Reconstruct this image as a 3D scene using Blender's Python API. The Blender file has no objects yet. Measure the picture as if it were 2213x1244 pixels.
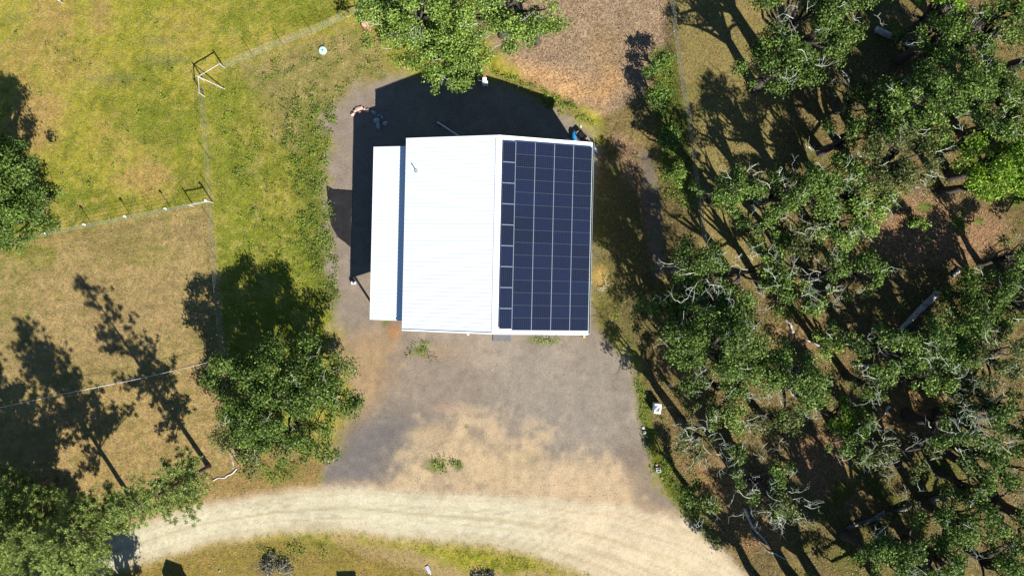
import bpy, bmesh, math, random
import numpy as np
from mathutils import Vector, Matrix

# ------------------------------------------------------------------ camera, sky, sun, exposure
CAMH = 62.9                       # drone height above the yard, metres
F = 1475.0                        # focal length in photo pixels (24 mm equivalent)
CX, CY = 1106.5, 622.0
scene = bpy.context.scene
cam_d = bpy.data.cameras.new('camera'); cam = bpy.data.objects.new('camera', cam_d)
scene.collection.objects.link(cam); scene.camera = cam
cam.location = (0, 0, CAMH); cam.rotation_euler = (0, 0, 0)
cam_d.lens = 24.0; cam_d.sensor_width = 36.0; cam_d.clip_end = 2000; cam_d.clip_start = 0.5

SUN_DIR = Vector((0.545 * math.cos(math.radians(33)), -0.839 * math.cos(math.radians(33)), math.sin(math.radians(33))))
world = bpy.data.worlds.new('World'); scene.world = world; world.use_nodes = True
wn = world.node_tree.nodes; wl = world.node_tree.links
bg = wn['Background']; sky = wn.new('ShaderNodeTexSky'); sky.sky_type = 'NISHITA'; sky.sun_disc = False
sky.sun_elevation = math.radians(33); sky.sun_rotation = math.radians(147); sky.air_density = 1.0; sky.dust_density = 0.0; sky.ozone_density = 5.0
wl.new(sky.outputs[0], bg.inputs[0]); bg.inputs[1].default_value = 0.054
sd = bpy.data.lights.new('sun', 'SUN'); sun = bpy.data.objects.new('sun', sd); scene.collection.objects.link(sun)
sd.energy = 5.0; sd.angle = math.radians(0.5); sd.color = (1.0, 0.96, 0.90)
sun.rotation_euler = SUN_DIR.to_track_quat('Z', 'Y').to_euler(); sun.location = (30, -40, 60)
vs = scene.view_settings; vs.view_transform = 'Standard'; vs.look = 'None'; vs.gamma = 1.0; vs.exposure = 1.1
scene.cycles.max_bounces = 4; scene.cycles.diffuse_bounces = 1; scene.cycles.transmission_bounces = 2; scene.cycles.transparent_max_bounces = 4

random.seed(7); rng = np.random.default_rng(7)
COL = scene.collection

# ------------------------------------------------------------------ helpers
def s2l(c):
    c = np.asarray(c, float) / 255.0
    return np.where(c <= 0.04045, c / 12.92, ((c + 0.055) / 1.055) ** 2.4)

def smooth(a, b, x):
    t = np.clip((x - a) / (b - a), 0, 1); return t * t * (3 - 2 * t)

def hash2(ix, iy, seed):
    h = (ix.astype(np.int64) * 374761393 + iy.astype(np.int64) * 668265263 + seed * 1442695041) & 0xffffffff
    h = ((h ^ (h >> 13)) * 1274126177) & 0xffffffff
    h = h ^ (h >> 16)
    return (h & 0xffffff) / float(0xffffff)

def vnoise(x, y, seed=0):
    ix = np.floor(x); iy = np.floor(y); fx = x - ix; fy = y - iy
    fx = fx * fx * (3 - 2 * fx); fy = fy * fy * (3 - 2 * fy)
    a = hash2(ix, iy, seed); b = hash2(ix + 1, iy, seed); c = hash2(ix, iy + 1, seed); d = hash2(ix + 1, iy + 1, seed)
    return (a * (1 - fx) + b * fx) * (1 - fy) + (c * (1 - fx) + d * fx) * fy

def fbm(x, y, seed=0, octs=4):
    s = 0; a = 1; t = 0
    for k in range(octs):
        s = s + a * vnoise(x * 2 ** k + 17.3 * k, y * 2 ** k - 9.1 * k, seed + k); t += a; a *= 0.55
    return s / t                                  # 0..1

def poly_sd(U, V, P):
    """signed distance to polygon in photo pixels, positive inside"""
    d = np.full(U.shape, 1e9); inside = np.zeros(U.shape, bool); n = len(P)
    for i in range(n):
        x0, y0 = P[i]; x1, y1 = P[(i + 1) % n]
        ex, ey = x1 - x0, y1 - y0
        t = np.clip(((U - x0) * ex + (V - y0) * ey) / (ex * ex + ey * ey + 1e-9), 0, 1)
        d = np.minimum(d, (U - x0 - t * ex) ** 2 + (V - y0 - t * ey) ** 2)
        c = ((y0 > V) != (y1 > V)) & (U < (x1 - x0) * (V - y0) / ((y1 - y0) if y1 != y0 else 1e-9) + x0)
        inside ^= c
    d = np.sqrt(d)
    return np.where(inside, d, -d)

RAISED = [(1010, -1500), (1035, 60), (1085, 150), (1150, 195), (1230, 235), (1310, 285), (1400, 320), (1428, 400), (1445, 560), (1455, 760), (1480, 900),
          (1560, 1060), (1750, 1300), (2100, 2200), (4200, 2200), (4200, -1500)]
def ground_z(X, Y):
    X = np.asarray(X, float); Y = np.asarray(Y, float)
    U = CX + X * F / CAMH; V = CY - Y * F / CAMH
    sd_ = poly_sd(U, V, RAISED)
    z = 0.85 * smooth(-30, 60, sd_ + 14 * (fbm(X * 0.5, Y * 0.5, 3, 3) - 0.5) * 2)
    z = z + 0.10 * (fbm(X * 0.25 + 50, Y * 0.25, 9, 3) - 0.5) * smooth(-20, 60, np.abs(poly_sd(U, V, [(800, 290), (1290, 290), (1290, 730), (800, 730)])))
    return z

def gz(x, y):
    return float(ground_z(np.array([x]), np.array([y]))[0])

def at(px, py, h=0.0):
    """plan position of something seen at photo pixel (px,py) whose height above the ground is h; returns x, y, ground z"""
    z = h
    for _ in range(3):
        x = (px - CX) * (CAMH - z) / F; y = -(py - CY) * (CAMH - z) / F
        g = gz(x, y); z = g + h
    return x, y, g

def finish(o, label=None, cat=None, group=None, kind=None):
    if label: o['label'] = label
    if cat: o['category'] = cat
    if group: o['group'] = group
    if kind: o['kind'] = kind
    return o

def thing(name, label, cat, loc=(0, 0, 0), rz=0.0, group=None):
    o = bpy.data.objects.new(name, None); COL.objects.link(o); o.empty_display_size = 0.3
    o.location = loc; o.rotation_euler = (0, 0, rz)
    return finish(o, label, cat, group)

class MB:
    def __init__(s): s.v = []; s.f = []
    def add(s, vs_, fs_):
        n = len(s.v); s.v += [tuple(p) for p in vs_]; s.f += [tuple(i + n for i in f) for f in fs_]
    def box(s, c, size, rot=None, taper=1.0):
        x, y, z = [d / 2 for d in size]
        P = [Vector((sx * x * (taper if sz > 0 else 1), sy * y * (taper if sz > 0 else 1), sz * z)) for sz in (-1, 1) for sy in (-1, 1) for sx in (-1, 1)]
        if rot is not None: P = [rot @ p for p in P]
        c = Vector(c)
        s.add([p + c for p in P], [(0, 2, 3, 1), (4, 5, 7, 6), (0, 1, 5, 4), (2, 6, 7, 3), (0, 4, 6, 2), (1, 3, 7, 5)])
    def tube(s, pts, rad, n=6, cap=True):
        pts = [Vector(p) for p in pts]
        if not hasattr(rad, '__len__'): rad = [rad] * len(pts)
        rings = []
        for i, p in enumerate(pts):
            t = (pts[min(i + 1, len(pts) - 1)] - pts[max(i - 1, 0)])
            if t.length < 1e-6: t = Vector((0, 0, 1))
            t.normalize()
            u = t.cross(Vector((0, 0, 1)) if abs(t.z) < 0.9 else Vector((1, 0, 0))).normalized(); w = t.cross(u)
            rings.append([p + (u * math.cos(2 * math.pi * k / n) + w * math.sin(2 * math.pi * k / n)) * rad[i] for k in range(n)])
        V_ = [q for r in rings for q in r]; Fc = []
        for i in range(len(pts) - 1):
            for k in range(n):
                a = i * n + k; b = i * n + (k + 1) % n
                Fc.append((a, b, b + n, a + n))
        if cap:
            Fc.append(tuple(range(n))[::-1]); Fc.append(tuple((len(pts) - 1) * n + k for k in range(n)))
        s.add(V_, Fc)
    def rock(s, c, r, seed):
        rr = random.Random(seed); bm = bmesh.new(); bmesh.ops.create_icosphere(bm, subdivisions=1, radius=1)
        sx, sy, sz = r * rr.uniform(.8, 1.25), r * rr.uniform(.75, 1.1), r * rr.uniform(.5, .8)
        ph = [rr.uniform(0, 6) for _ in range(3)]; a = rr.uniform(0, 3)
        V_ = []
        for v in bm.verts:
            k = 1 + 0.16 * math.sin(3.1 * v.co.x + ph[0]) + 0.14 * math.sin(4.3 * v.co.y + ph[1]) + 0.1 * math.sin(5 * v.co.z + ph[2]) + rr.uniform(-.16, .16)
            x, y, z = v.co.x * sx * k, v.co.y * sy * k, v.co.z * sz * k
            V_.append((c[0] + x * math.cos(a) - y * math.sin(a), c[1] + x * math.sin(a) + y * math.cos(a), c[2] + z))
        Fc = [tuple(v.index for v in f.verts) for f in bm.faces]; bm.free(); s.add(V_, Fc)
    def build(s, name, mat, parent=None, smooth_=False, bevel=0.0):
        me = bpy.data.meshes.new(name); off = Vector((0, 0, 0))
        if parent is not None:
            par = parent
            while par is not None: off += Vector(par.location); par = par.parent
            if getattr(s, 'local', False): off = Vector((0, 0, 0))
        me.from_pydata([(v[0] - off.x, v[1] - off.y, v[2] - off.z) for v in s.v], [], s.f); me.update()
        if smooth_: me.polygons.foreach_set('use_smooth', [True] * len(me.polygons))
        if mat: me.materials.append(mat)
        o = bpy.data.objects.new(name, me); COL.objects.link(o); o.parent = parent
        if bevel > 0:
            m = o.modifiers.new('bevel', 'BEVEL'); m.width = bevel; m.segments = 2; m.limit_method = 'ANGLE'
        return o

def np_mesh(name, V_, nper, mat, parent=None, origin=(0, 0, 0), mats=None, midx=None):
    """polygons with nper separate vertices each, V_ shape (N*nper,3)"""
    V_ = np.asarray(V_, np.float32) - np.array(origin, np.float32)
    n = len(V_) // nper
    me = bpy.data.meshes.new(name); me.vertices.add(len(V_)); me.vertices.foreach_set('co', V_.ravel())
    me.loops.add(len(V_)); me.loops.foreach_set('vertex_index', np.arange(len(V_), dtype=np.int32))
    me.polygons.add(n); me.polygons.foreach_set('loop_start', np.arange(0, n * nper, nper, dtype=np.int32))
    me.update(calc_edges=True); me.validate()
    for m in (mats or [mat]): me.materials.append(m)
    if midx is not None: me.polygons.foreach_set('material_index', np.asarray(midx, np.int32))
    o = bpy.data.objects.new(name, me); COL.objects.link(o); o.parent = parent
    return o

# ------------------------------------------------------------------ materials
def mat_new(name):
    m = bpy.data.materials.new(name); m.use_nodes = True
    nt = m.node_tree; b = nt.nodes['Principled BSDF']
    return m, nt, b

def plain(name, col, rough=0.7, var=0.25, scale=3.0, bump=0.0, metal=0.0, spec=0.3, detail=6.0):
    m, nt, b = mat_new(name); N = nt.nodes; L = nt.links
    tc = N.new('ShaderNodeTexCoord'); ns = N.new('ShaderNodeTexNoise'); ns.inputs['Scale'].default_value = scale; ns.inputs['Detail'].default_value = detail
    L.new(tc.outputs['Object'], ns.inputs['Vector'])
    cr = N.new('ShaderNodeValToRGB'); e = cr.color_ramp.elements
    c = np.array(col); lo = np.clip(c * (1 - var), 0, 1); hi = np.clip(c * (1 + var), 0, 1)
    e[0].position = 0.3; e[0].color = (*lo, 1); e[1].position = 0.7; e[1].color = (*hi, 1)
    L.new(ns.outputs['Fac'], cr.inputs[0]); L.new(cr.outputs[0], b.inputs['Base Color'])
    b.inputs['Roughness'].default_value = rough; b.inputs['Metallic'].default_value = metal; b.inputs['Specular IOR Level'].default_value = spec
    if bump > 0:
        bp = N.new('ShaderNodeBump'); bp.inputs['Strength'].default_value = bump; bp.inputs['Distance'].default_value = 0.03
        L.new(ns.outputs['Fac'], bp.inputs['Height']); L.new(bp.outputs[0], b.inputs['Normal'])
    return m

def leafmat(name, cols, trans=0.15, rough=0.6, pos=None):
    """cols: list of linear colours picked at random per leaf"""
    m, nt, b = mat_new(name); N = nt.nodes; L = nt.links
    g = N.new('ShaderNodeNewGeometry'); cr = N.new('ShaderNodeValToRGB'); cr.color_ramp.interpolation = 'LINEAR'
    e = cr.color_ramp.elements
    while len(e) < len(cols): e.new(0.5)
    for i, c in enumerate(cols):
        e[i].position = (pos[i] if pos else i / (len(cols) - 1)); e[i].color = (*c, 1)
    L.new(g.outputs['Random Per Island'], cr.inputs[0])
    # slow colour drift through the crown
    tc = N.new('ShaderNodeTexCoord'); ns = N.new('ShaderNodeTexNoise'); ns.inputs['Scale'].default_value = 0.5
    L.new(tc.outputs['Object'], ns.inputs['Vector'])
    hs = N.new('ShaderNodeHueSaturation'); mp = N.new('ShaderNodeMapRange')
    mp.inputs[1].default_value = 0.3; mp.inputs[2].default_value = 0.7; mp.inputs[3].default_value = 0.75; mp.inputs[4].default_value = 1.3
    L.new(ns.outputs['Fac'], mp.inputs[0]); L.new(mp.outputs[0], hs.inputs['Value']); L.new(cr.outputs[0], hs.inputs['Color'])
    L.new(hs.outputs[0], b.inputs['Base Color']); b.inputs['Roughness'].default_value = rough; b.inputs['Specular IOR Level'].default_value = 0.25
    tr = N.new('ShaderNodeBsdfTranslucent'); L.new(hs.outputs[0], tr.inputs[0])
    mx = N.new('ShaderNodeMixShader'); mx.inputs[0].default_value = trans
    L.new(b.outputs[0], mx.inputs[1]); L.new(tr.outputs[0], mx.inputs[2]); L.new(mx.outputs[0], N['Material Output'].inputs[0])
    return m

LEAF = {  # paler third tone of dk, md and lt paints highlights on the leaves
    'dk': leafmat('oak_leaf_dark', [(.020, .045, .005), (.058, .108, .010), (.17, .24, .05), (.040, .08, .006)]),
    'md': leafmat('oak_leaf_mid', [(.024, .06, .005), (.068, .132, .011), (.20, .28, .06), (.048, .097, .008)]),
    'lt': leafmat('oak_leaf_light', [(.05, .105, .008), (.12, .205, .018), (.28, .36, .09), (.082, .145, .012)]),
    'lm': leafmat('oak_leaf_lime', [(.07, .15, .008), (.15, .27, .015), (.24, .36, .03), (.10, .2, .01)]),
    'ol': leafmat('oak_leaf_olive', [(.035, .05, .01), (.08, .10, .02), (.17, .19, .06), (.055, .075, .014)]),
    'pn': leafmat('pine_needle', [(.12, .17, .03), (.22, .29, .06), (.36, .43, .13), (.16, .22, .04)], trans=.2),
    'dry': leafmat('dry_twig_leaf', [(.10, .09, .06), (.18, .16, .11), (.28, .25, .18), (.13, .12, .07)], trans=.1),
    'weed': leafmat('weed_leaf', [(.06, .11, .012), (.13, .19, .02), (.24, .3, .05), (.09, .14, .02)]),
}
BARK = plain('bark', (.06, .05, .042), .9, .5, 6, .6)
PINEBARK = plain('pine_bark', (.13, .085, .06), .9, .5, 6, .6)
LICHEN = plain('lichen_branch', (.42, .44, .33), .9, .4, 5, .4)
WEATHER = plain('weathered_wood', (.42, .38, .33), .9, .35, 4, .4)
WEATHER2 = plain('dark_weathered_wood', (.16, .14, .125), .9, .5, 3, .5)
PALEWOOD = plain('bleached_log', (.40, .38, .36), .85, .45, 5, .5)
REDWOOD = plain('red_brown_wood', (.30, .12, .07), .9, .4, 6, .4)
LUMBER = plain('new_lumber', (.62, .47, .32), .8, .2, 5, .1)
STEELWIRE = plain('galvanised_wire', (.27, .30, .26), .5, .15, 5, 0, .3)
TPOST = plain('steel_t_post', (.12, .14, .11), .6, .2, 5, 0, .2)
WHITEPL = plain('white_plastic', (.8, .82, .82), .5, .06, 4)
WHITEROCK = plain('pale_rock', (.62, .6, .56), .9, .25, 5, .3)
PINKROCK = plain('pink_rock', (.52, .34, .27), .9, .3, 5, .4)
GREYROCK = plain('grey_rock', (.34, .35, .36), .9, .3, 5, .4)
CONC = plain('concrete', (.12, .12, .125), .9, .15, 6, .2)
BLUEPL = plain('blue_plastic', (.03, .20, .42), .45, .1, 4)
BLACKPL = plain('black_plastic', (.012, .012, .014), .5, .2, 4)
SHADOWSHEET = plain('painted_shadow', (.012, .011, .012), .85, .35, 1.2, .3)  # near-black colour stands in for shade on the ground

# ------------------------------------------------------------------ ground colour (surface colours by place; fine texture comes from the material)
K = 0.62
def ground_fields(X, Y):
    U = CX + X * F / CAMH; V = CY - Y * F / CAMH
    n1 = (fbm(X * 0.18, Y * 0.18, 11, 4) - .5) * 2; n2 = (fbm(X * 0.6, Y * 0.6, 21, 4) - .5) * 2; n3 = (fbm(X * 1.7, Y * 1.7, 31, 3) - .5) * 2
    warp = n1 * 0.4 + n2 * 0.7 + n3 * 0.35
    col = np.zeros(X.shape + (3,)); col[...] = s2l((166, 160, 54))
    tex = np.zeros(X.shape + (3,)); tex[..., 0] = 1.0     # r grass, g litter, b smooth dust/gravel
    def lay(w, c, t=None, op=1.0):
        nonlocal col, tex
        w = (np.clip(w, 0, 1) * op)[..., None]
        col = col * (1 - w) + s2l(c) * w
        if t is not None: tex = tex * (1 - w) + np.array(t, float) * w
    def poly(P, fe, am): return smooth(-fe, fe, poly_sd(U, V, P) + am * warp)
    def ell(x, y, rx, ry, am=0.5): return smooth(1.3, 0.3, np.sqrt(((U - x) / rx) ** 2 + ((V - y) / ry) ** 2) + am * warp)
    G = (1, 0, 0); LT = (0, 1, 0); D = (0, 0, 1)
    # ---- upper left field
    lay(smooth(-.25, .6, n1 + .3 * n2), (174, 158, 74), None, .5)
    lay(smooth(.1, .8, -n1 + .5 * n2), (148, 154, 38), None, .6)
    for (x, y, rx, ry, o) in [(215, 30, 30, 45, 1), (112, 60, 60, 100, .7), (75, 250, 70, 80, .9), (20, 130, 60, 60, .5), (330, 390, 90, 40, .7), (320, 350, 50, 50, .4), (250, 300, 60, 70, .3),
                             (160, 150, 90, 50, .4), (390, 70, 70, 50, .3), (60, 330, 40, 80, .5), (640, 85, 50, 20, .4)]:
        lay(ell(x, y, rx, ry), (186, 150, 88), None, o)
    for (x, y, rx, ry, o) in [(360, 270, 90, 70, .7), (640, 20, 90, 40, .7), (520, 50, 60, 60, .5), (170, 440, 60, 40, .8), (400, 400, 40, 50, .6), (130, 90, 40, 30, .3)]:
        lay(ell(x, y, rx, ry), (122, 138, 30), None, o)
    for (x, y, rx, ry, o) in [(240, 170, 60, 14, .5), (360, 130, 60, 14, .5), (340, 90, 40, 12, .35), (30, 40, 25, 15, .4)]:
        lay(ell(x, y, rx, ry), (128, 128, 84), None, o)
    lay(smooth(-.1, .6, n3 + .5 * n2), (172, 146, 84), None, .38); lay(smooth(-.1, .6, -n3 + .6 * n2), (112, 128, 34), None, .35)
    # ---- left lower fields
    lay(poly([(-900, 560), (0, 527), (455, 438), (468, 560), (492, 770), (518, 1005), (380, 1110), (250, 1180), (-900, 1600)], 8, 6), (156, 138, 80), G)
    lay(poly([(-50, 600), (200, 560), (430, 560), (420, 760), (-50, 860)], 60, 60), (178, 150, 100), None, .8)
    lay(ell(390, 500, 70, 40), (172, 142, 100), None, .6); lay(ell(20, 650, 60, 110), (140, 134, 70), None, .6)
    lay(poly([(-50, 890), (490, 775), (510, 1000), (380, 1110), (240, 1150)], 12, 10), (176, 146, 92), None, .85)
    lay(ell(60, 555, 90, 30), (142, 140, 58), None, .8); lay(ell(330, 560, 60, 30), (140, 138, 58), None, .5)
    # ---- strip between the fence and the shed
    lay(poly([(448, 190), (560, 150), (700, 120), (740, 250), (700, 330), (702, 560), (735, 700), (650, 800), (490, 770), (462, 440)], 14, 14), (146, 152, 46), G)
    lay(poly([(520, 140), (720, 70), (800, 60), (870, 150), (790, 230), (700, 250), (640, 330), (560, 260)], 26, 30), (150, 136, 84), None, .8)
    for (x, y, rx, ry, o) in [(560, 300, 60, 80, .5), (600, 430, 60, 50, .5), (480, 250, 25, 90, .0)]:
        lay(ell(x, y, rx, ry), (162, 146, 60), None, o)
    lay(ell(530, 360, 50, 60), (120, 140, 28), None, .6); lay(ell(650, 540, 40, 80), (126, 144, 34), None, .7)
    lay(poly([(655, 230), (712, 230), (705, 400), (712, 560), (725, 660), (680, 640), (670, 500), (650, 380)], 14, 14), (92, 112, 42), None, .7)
    mow = vnoise(U * .012 + 3, (V + U * .13) * .17, 91) - .45
    lay(np.clip(mow * 3, 0, 1) * smooth(-4, 6, poly_sd(U, V, [(-900, 560), (0, 527), (455, 438), (492, 770), (518, 1005), (380, 1110), (-900, 1400)])), (188, 160, 108), None, .4)
    lay(np.clip(-mow * 3, 0, 1) * smooth(-4, 6, poly_sd(U, V, [(-900, 560), (0, 527), (455, 438), (492, 770), (518, 1005), (380, 1110), (-900, 1400)])), (140, 124, 70), None, .35)
    gm = smooth(-5, 5, poly_sd(U, V, [(-900, 430), (455, 430), (450, 190), (760, 60), (900, 200), (735, 700), (650, 800), (515, 1005), (250, 1180), (-900, 1600)]))
    lay(gm * smooth(-.1, .6, n3 + .4 * n2), (178, 150, 96), None, .38); lay(gm * smooth(0, .6, -n3 + .6 * n2), (116, 122, 48), None, .35)
    # ---- bare gravel yard
    lay(poly([(715, 235), (770, 180), (850, 165), (1000, 160), (1110, 185), (1190, 222), (1275, 270), (1320, 330), (1290, 420), (1280, 640), (1310, 730), (1372, 800), (1385, 900), (1400, 960),
              (1430, 1040), (1500, 1120), (1540, 1200), (1300, 1130), (1000, 1085), (690, 1065), (690, 1010), (745, 940), (772, 850), (745, 750), (722, 640), (705, 540), (712, 400)], 22, 34), (153, 138, 121), D)
    lay(poly([(730, 730), (860, 720), (850, 800), (800, 900), (700, 1010), (620, 1050), (690, 980), (770, 860)], 34, 36), (178, 148, 106), D, .8)
    lay(poly([(1080, 740), (1350, 760), (1390, 960), (1300, 1010), (1130, 960), (1050, 860)], 60, 30), (158, 147, 132), D, .9)
    lay(poly([(750, 925), (850, 880), (930, 900), (900, 990), (820, 1055), (700, 1055), (690, 1020)], 40, 46), (124, 119, 113), D, .8)
    lay(poly([(1335, 960), (1380, 960), (1400, 1040), (1440, 1090), (1480, 1140), (1420, 1120), (1350, 1060)], 30, 30), (136, 120, 106), D, .7)
    lay(poly([(830, 1060), (900, 960), (1000, 915), (1090, 940), (1160, 960), (1180, 1010), (1300, 1000), (1360, 1050), (1480, 1160), (1560, 1250), (1200, 1110)], 60, 80), (208, 182, 142), D)
    lay(ell(1240, 1045, 130, 50), (212, 186, 148), D, .8); lay(ell(930, 940, 50, 25), (202, 174, 134), D, .6)
    lay(ell(800, 970, 60, 60, 1.), (118, 112, 112), D, .3); lay(ell(960, 880, 30, 12, .3), (182, 150, 130), D, .5)
    lay(ell(940, 760, 60, 16), (170, 144, 110), None, .5); lay(ell(850, 715, 18, 22, .2), (176, 128, 84), None, .8)
    lay(smooth(.25, .9, n2 + .5 * n3) * poly([(740, 740), (1360, 740), (1380, 960), (760, 1000)], 20, 10), (172, 150, 124), None, .35)
    lay(smooth(.25, .9, -n2 + .4 * n1) * poly([(740, 740), (1360, 740), (1380, 960), (760, 1000)], 20, 10), (128, 118, 112), None, .4)
    for (x, y, rx, ry, o) in [(905, 757, 14, 11, .9), (918, 740, 14, 6, .7), (940, 1005, 26, 16, .7), (990, 1003, 12, 12, .7), (1155, 735, 22, 8, .5), (1195, 735, 20, 7, .5), (1150, 985, 20, 16, .2), (832, 697, 12, 8, .9), (1008, 921, 6, 6, .8)]:
        lay(ell(x, y, rx, ry), (104, 122, 50), G, o)
    # ---- road
    ROADC = [(-400, 1320), (60, 1250), (262, 1188), (420, 1136), (600, 1106), (760, 1098), (900, 1112), (1060, 1122), (1200, 1142), (1330, 1172), (1450, 1218), (1560, 1280), (1800, 1500), (2300, 2100)]
    ROADW = [36, 34, 34, 36, 38, 42, 46, 50, 60, 78, 94, 104, 104, 104]
    road = np.full(U.shape, -1e9); across = np.zeros(U.shape)
    for i in range(len(ROADC) - 1):
        (x0, y0), (x1, y1) = ROADC[i], ROADC[i + 1]; ex, ey = x1 - x0, y1 - y0; L2 = ex * ex + ey * ey
        t = np.clip(((U - x0) * ex + (V - y0) * ey) / L2, 0, 1); w = ROADW[i] * (1 - t) + ROADW[i + 1] * t
        dd = np.hypot(U - x0 - t * ex, V - y0 - t * ey); s = w - dd
        sg = np.sign((U - x0) * ey - (V - y0) * ex) * -1
        across = np.where(s > road, sg * dd / w, across); road = np.maximum(road, s)
    tan = smooth(1050, 1300, U)
    # verge below the road
    lay(poly([(-50, 1260), (290, 1232), (450, 1180), (600, 1162), (700, 1168), (800, 1190), (900, 1215), (960, 1260), (960, 2200), (-400, 2200)], 9, 10), (150, 132, 62), G)
    lay(poly([(700, 1160), (900, 1190), (1000, 1230), (1200, 1240), (1400, 1300), (1600, 1500), (1600, 2200), (960, 2200), (930, 1240), (800, 1200)], 16, 24), (180, 152, 108), (.4, .1, .5), .8)
    lay(ell(590, 1225, 46, 24), (128, 118, 84), LT, .8); lay(ell(680, 1185, 60, 22), (124, 128, 50), None, .5)
    lay(smooth(.1, .7, n2) * poly([(290, 1232), (450, 1180), (900, 1200), (960, 1300), (300, 1300)], 10, 10), (168, 134, 74), None, .7)
    # verge above the road left
    lay(poly([(255, 1150), (380, 1085), (500, 1010), (620, 960), (700, 1000), (690, 1050), (560, 1075), (400, 1112), (262, 1160)], 10, 12), (160, 134, 78), G)
    lay(ell(600, 1020, 50, 26), (124, 128, 48), None, .6)
    lay(smooth(-16, 16, road + 8 * warp + 14), (196, 162, 124), D, .7)
    lay(smooth(-20, 14, road + 9 * warp), (222, 212, 180), D)
    lay(smooth(-10, 14, road + 6 * warp) * tan, (224, 200, 164), D, .75)
    lay(smooth(-10, 14, road) * tan * smooth(.3, .8, n1 * .5 + n2 * .5 + .5 * np.cos(across * 3)), (234, 214, 176), D, .5)
    for a, wd, c, o in [(-.42, .17, (224, 214, 178), .7), (.34, .17, (224, 214, 178), .7), (-.04, .12, (198, 184, 142), .75), (.78, .1, (202, 184, 142), .5), (-.8, .1, (204, 188, 150), .4)]:
        lay(smooth(wd, wd * .2, np.abs(across - a + .06 * n1)) * smooth(0, 8, road) * (1 - .6 * tan), c, None, o)
    fine = vnoise(across * 26 + n2 * 1.2, (U + V) * 0.006, 77) - .5
    lay(np.clip(fine * 2, 0, 1) * smooth(0, 8, road), (182, 164, 124), None, .65)
    # ---- east: wood floor
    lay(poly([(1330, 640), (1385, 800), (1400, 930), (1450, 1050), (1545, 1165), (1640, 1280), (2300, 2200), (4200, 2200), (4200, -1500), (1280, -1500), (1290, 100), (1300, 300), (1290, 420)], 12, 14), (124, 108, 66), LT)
    lay(poly([(1030, -1500), (1030, 60), (1100, 140), (1160, 190), (1240, 235), (1320, 250), (1400, 200), (1440, 100), (1420, -1500)], 14, 12), (166, 140, 110), LT)
    lay(poly([(1090, 130), (1140, 140), (1200, 175), (1280, 185), (1330, 150), (1350, 190), (1310, 235), (1230, 228), (1150, 190)], 22, 30), (196, 154, 104), LT, .85)
    lay(ell(1175, 165, 50, 20), (205, 160, 112), None, .5); lay(ell(1300, 120, 40, 60), (170, 140, 96), None, .6)
    lay(poly([(1055, 160), (1110, 165), (1200, 205), (1260, 240), (1300, 290), (1200, 235), (1120, 195)], 6, 8), (132, 122, 62), G, .8)
    lay(poly([(1430, -1500), (1680, -1500), (1680, 380), (1640, 620), (1500, 560), (1470, 250), (1445, 60)], 22, 26), (148, 134, 78), (.5, .5, 0), .85)
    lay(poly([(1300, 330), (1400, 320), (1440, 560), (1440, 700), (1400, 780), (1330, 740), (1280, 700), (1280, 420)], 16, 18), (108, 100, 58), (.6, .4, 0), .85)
    lay(poly([(1320, 280), (1390, 320), (1400, 420), (1440, 600), (1420, 610), (1390, 470), (1340, 340)], 12, 14), (150, 118, 92), LT, .7)
    lay(poly([(1382, 330), (1402, 330), (1428, 440), (1436, 590), (1410, 600), (1400, 450)], 7, 5), (128, 116, 102), D, .8)
    lay(poly([(1395, 110), (1450, 100), (1485, 330), (1500, 440), (1440, 420), (1420, 300)], 16, 18), (88, 104, 34), G, .8)
    lay(poly([(1370, 810), (1392, 830), (1410, 930), (1440, 990), (1500, 1090), (1560, 1180), (1520, 1160), (1440, 1070), (1395, 960)], 9, 12), (106, 118, 40), G, .85)
    lay(ell(1300, 600, 20, 30, .3), (200, 164, 90), None, .8)
    lay(poly([(1930, 420), (2060, 430), (2150, 470), (2160, 540), (2080, 570), (1930, 560), (1850, 520)], 26, 20), (162, 126, 92), LT, .9)
    lay(poly([(1590, 740), (1680, 690), (1760, 720), (1770, 780), (1700, 800)], 20, 16), (158, 128, 86), LT, .8)
    lay(poly([(1870, 850), (2000, 840), (2055, 890), (2020, 940), (1900, 925)], 20, 16), (166, 128, 80), LT, .8)
    lay(poly([(1700, 950), (1800, 930), (1850, 1000), (1870, 1090), (1780, 1100), (1720, 1030)], 24, 20), (172, 130, 94), LT, .8)
    lay(poly([(1480, 1000), (1560, 960), (1640, 1060), (1700, 1180), (1600, 1200), (1540, 1120)], 20, 18), (160, 122, 80), LT, .7)
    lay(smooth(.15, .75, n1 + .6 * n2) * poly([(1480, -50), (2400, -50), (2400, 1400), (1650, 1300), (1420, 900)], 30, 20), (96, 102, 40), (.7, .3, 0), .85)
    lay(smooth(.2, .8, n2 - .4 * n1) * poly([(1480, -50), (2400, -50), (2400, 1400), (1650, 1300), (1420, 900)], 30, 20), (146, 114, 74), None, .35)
    for (x, y, rx, ry) in [(2060, 485, 14, 22), (1985, 450, 20, 12), (2100, 480, 14, 10), (1700, 430, 30, 20), (1990, 520, 10, 10), (2180, 430, 20, 24)]:
        lay(ell(x, y, rx, ry), (96, 128, 40), G, .8)
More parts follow.
